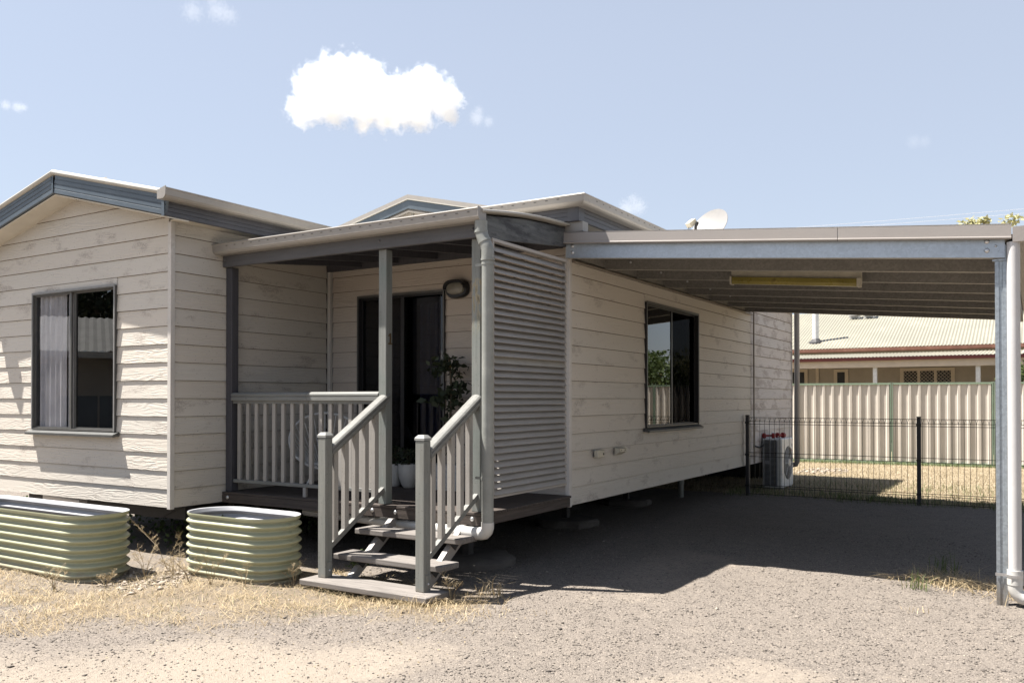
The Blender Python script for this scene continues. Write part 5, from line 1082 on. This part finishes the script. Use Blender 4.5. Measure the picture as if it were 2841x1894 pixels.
for k, (x, y, h, c_) in enumerate(((12.5, -3.5, 8.5, 3.2), (13.5, 2.5, 9.5, 3.6), (12.0, 8.0, 7.0, 2.8), (14.5, -9.5, 9.0, 3.4), (16.5, 6.0, 9.5, 3.4))):  # out of view; added so less low sky light comes from the right
    tree('gum_tree', x, y, h, (c_, c_), 3600, 'leafd', 'unseen dark tree added to block low sky on the right, ' + ('opposite the porch', 'opposite the carport', 'lowest, opposite the mesh fence', 'farthest to the front', 'standing behind the others')[k], seed=30 + k, base=.22, size=.36)
pl = MB()
for dz in (0, .16): pl.tube([(x, 30, 8.02 + dz * (1 + .01 * x) + .0022 * (x - 14) ** 2 * .35) for x in np.linspace(-40, 30, 30)], .0035, 4)
tag(part('power_line', pl, M['trim'], None, at=(0, 30, 8)), 'thin pair of overhead wires above the carport roof', 'power line')

# ------------------------------------------------------------------ clouds
def cloud(px, py, dist, ppm, lumps, dens, lb_, seed, nsc=1.0, cut=.36):
    """a volume of water droplets; lumps are (right, up, radius) in metres about the centre seen at photo pixel px,py"""
    f = 2367.93; d = Vector(((px - 1420.5) / f, 1, -(py - 947 - 136.2) / f)); cp_, sp_ = math.cos(.00985), math.sin(.00985)
    z = 1 * cp_ - d.z * sp_; yy = d.z * cp_ + sp_; cy_, sy_ = math.cos(.55164), math.sin(.55164); rt = Vector((cy_, sy_, 0)); fw = Vector((-sy_, cy_, 0))
    dirv = (rt * d.x + fw * z + Vector((0, 0, yy))); c = Vector(cam.location) + dirv * dist
    ang = math.atan2(fw.y, fw.x) - math.pi / 2
    L = [(a / ppm, b_ / ppm, rd / ppm) for a, b_, rd in lumps]; pad = max(q[2] for q in L) * .15
    x0, x1 = min(q[0] - q[2] for q in L) - pad, max(q[0] + q[2] for q in L) + pad; z0, z1 = min(q[1] - q[2] for q in L) - pad, max(q[1] + q[2] for q in L) + pad; ym = max(q[2] for q in L) * 1.05
    m = bpy.data.materials.new('cloud_droplets'); m.use_nodes = True; t = m.node_tree; t.nodes.clear(); o_ = N(t, 'ShaderNodeOutputMaterial'); pv = N(t, 'ShaderNodeVolumePrincipled'); t.links.new(pv.outputs[0], o_.inputs['Volume'])
    tc = N(t, 'ShaderNodeTexCoord'); S_ = max(x1 - x0, z1 - z0)
    n1 = noise(t, tc.outputs['Object'], nsc * 17 / S_, 8, .66); best = None
    for k, (a, b_, rd) in enumerate(L):
        vd = N(t, 'ShaderNodeVectorMath', operation='DISTANCE'); t.links.new(tc.outputs['Object'], vd.inputs[0]); vd.inputs[1].default_value = (a, math.sin(k * 2.1) * rd * .25, b_)
        s_ = math_(t, 'SUBTRACT', 1.0, math_(t, 'MULTIPLY', vd.outputs['Value'], 1 / rd)); best = s_ if best is None else math_(t, 'MAXIMUM', best, s_)
    f_ = math_(t, 'ADD', best, math_(t, 'MULTIPLY', math_(t, 'SUBTRACT', n1, .5), 2.3))
    t.links.new(math_(t, 'MULTIPLY', ramp(t, f_, cut - .20, cut + .26), dens), pv.inputs['Density']); pv.inputs['Color'].default_value = (.985, .993, 1, 1); pv.inputs['Anisotropy'].default_value = .0
    m.cycles.volume_step_rate = .35 if hasattr(m, 'cycles') and hasattr(m.cycles, 'volume_step_rate') else 1
    mb = MB().box(x0, x1, -ym, ym, z0, z1); me = bpy.data.meshes.new('cloud'); me.from_pydata(mb.v, [], mb.f); o = link_mesh('cloud', me, m, None, c); o.rotation_euler = (0, 0, ang)
    return tag(o, lb_, 'cloud', 'clouds in the pale blue sky')
PP = 2367.93 / 700
cloud(1050, 255, 700, PP, [(-165, 0, 82), (-210, -48, 58), (-95, 22, 90), (-40, -18, 100), (30, -24, 92), (100, -28, 86), (145, 4, 72), (178, -18, 66), (-105, 78, 34), (122, 36, 46), (192, -50, 44), (-178, 36, 50), (20, -52, 66), (110, -56, 60), (-30, 30, 70), (-130, -45, 60)], .11, 'big white puffy cloud above the cabins', 1)
cloud(585, 30, 700, PP, [(-50, -2, 50), (15, 5, 55), (55, -18, 42), (5, 28, 36)], .012, 'thin wispy cloud near the top edge of the sky', 2, 1.3, .58)
cloud(38, 294, 700, PP, [(-22, 2, 20), (8, -2, 22), (30, -5, 15)], .035, 'tiny cloud scrap at the left edge of the sky', 3, 1.2, .45)
cloud(1755, 572, 700, PP, [(-15, -8, 40), (15, 0, 36), (0, 16, 26)], .016, 'small faint cloud just above the roof behind the dish', 4, 1.1, .46)
cloud(2550, 394, 700, PP, [(-15, 0, 32), (18, 2, 28)], 0.006, 'very faint wisp of cloud over the carport', 5, 1.2, .5)
cloud(1332, 328, 700, PP, [(-10, 0, 34), (22, -8, 24), (-4, 18, 22)], .02, 'detached wisp at the right tip of the big cloud', 6, 1.2, .5)
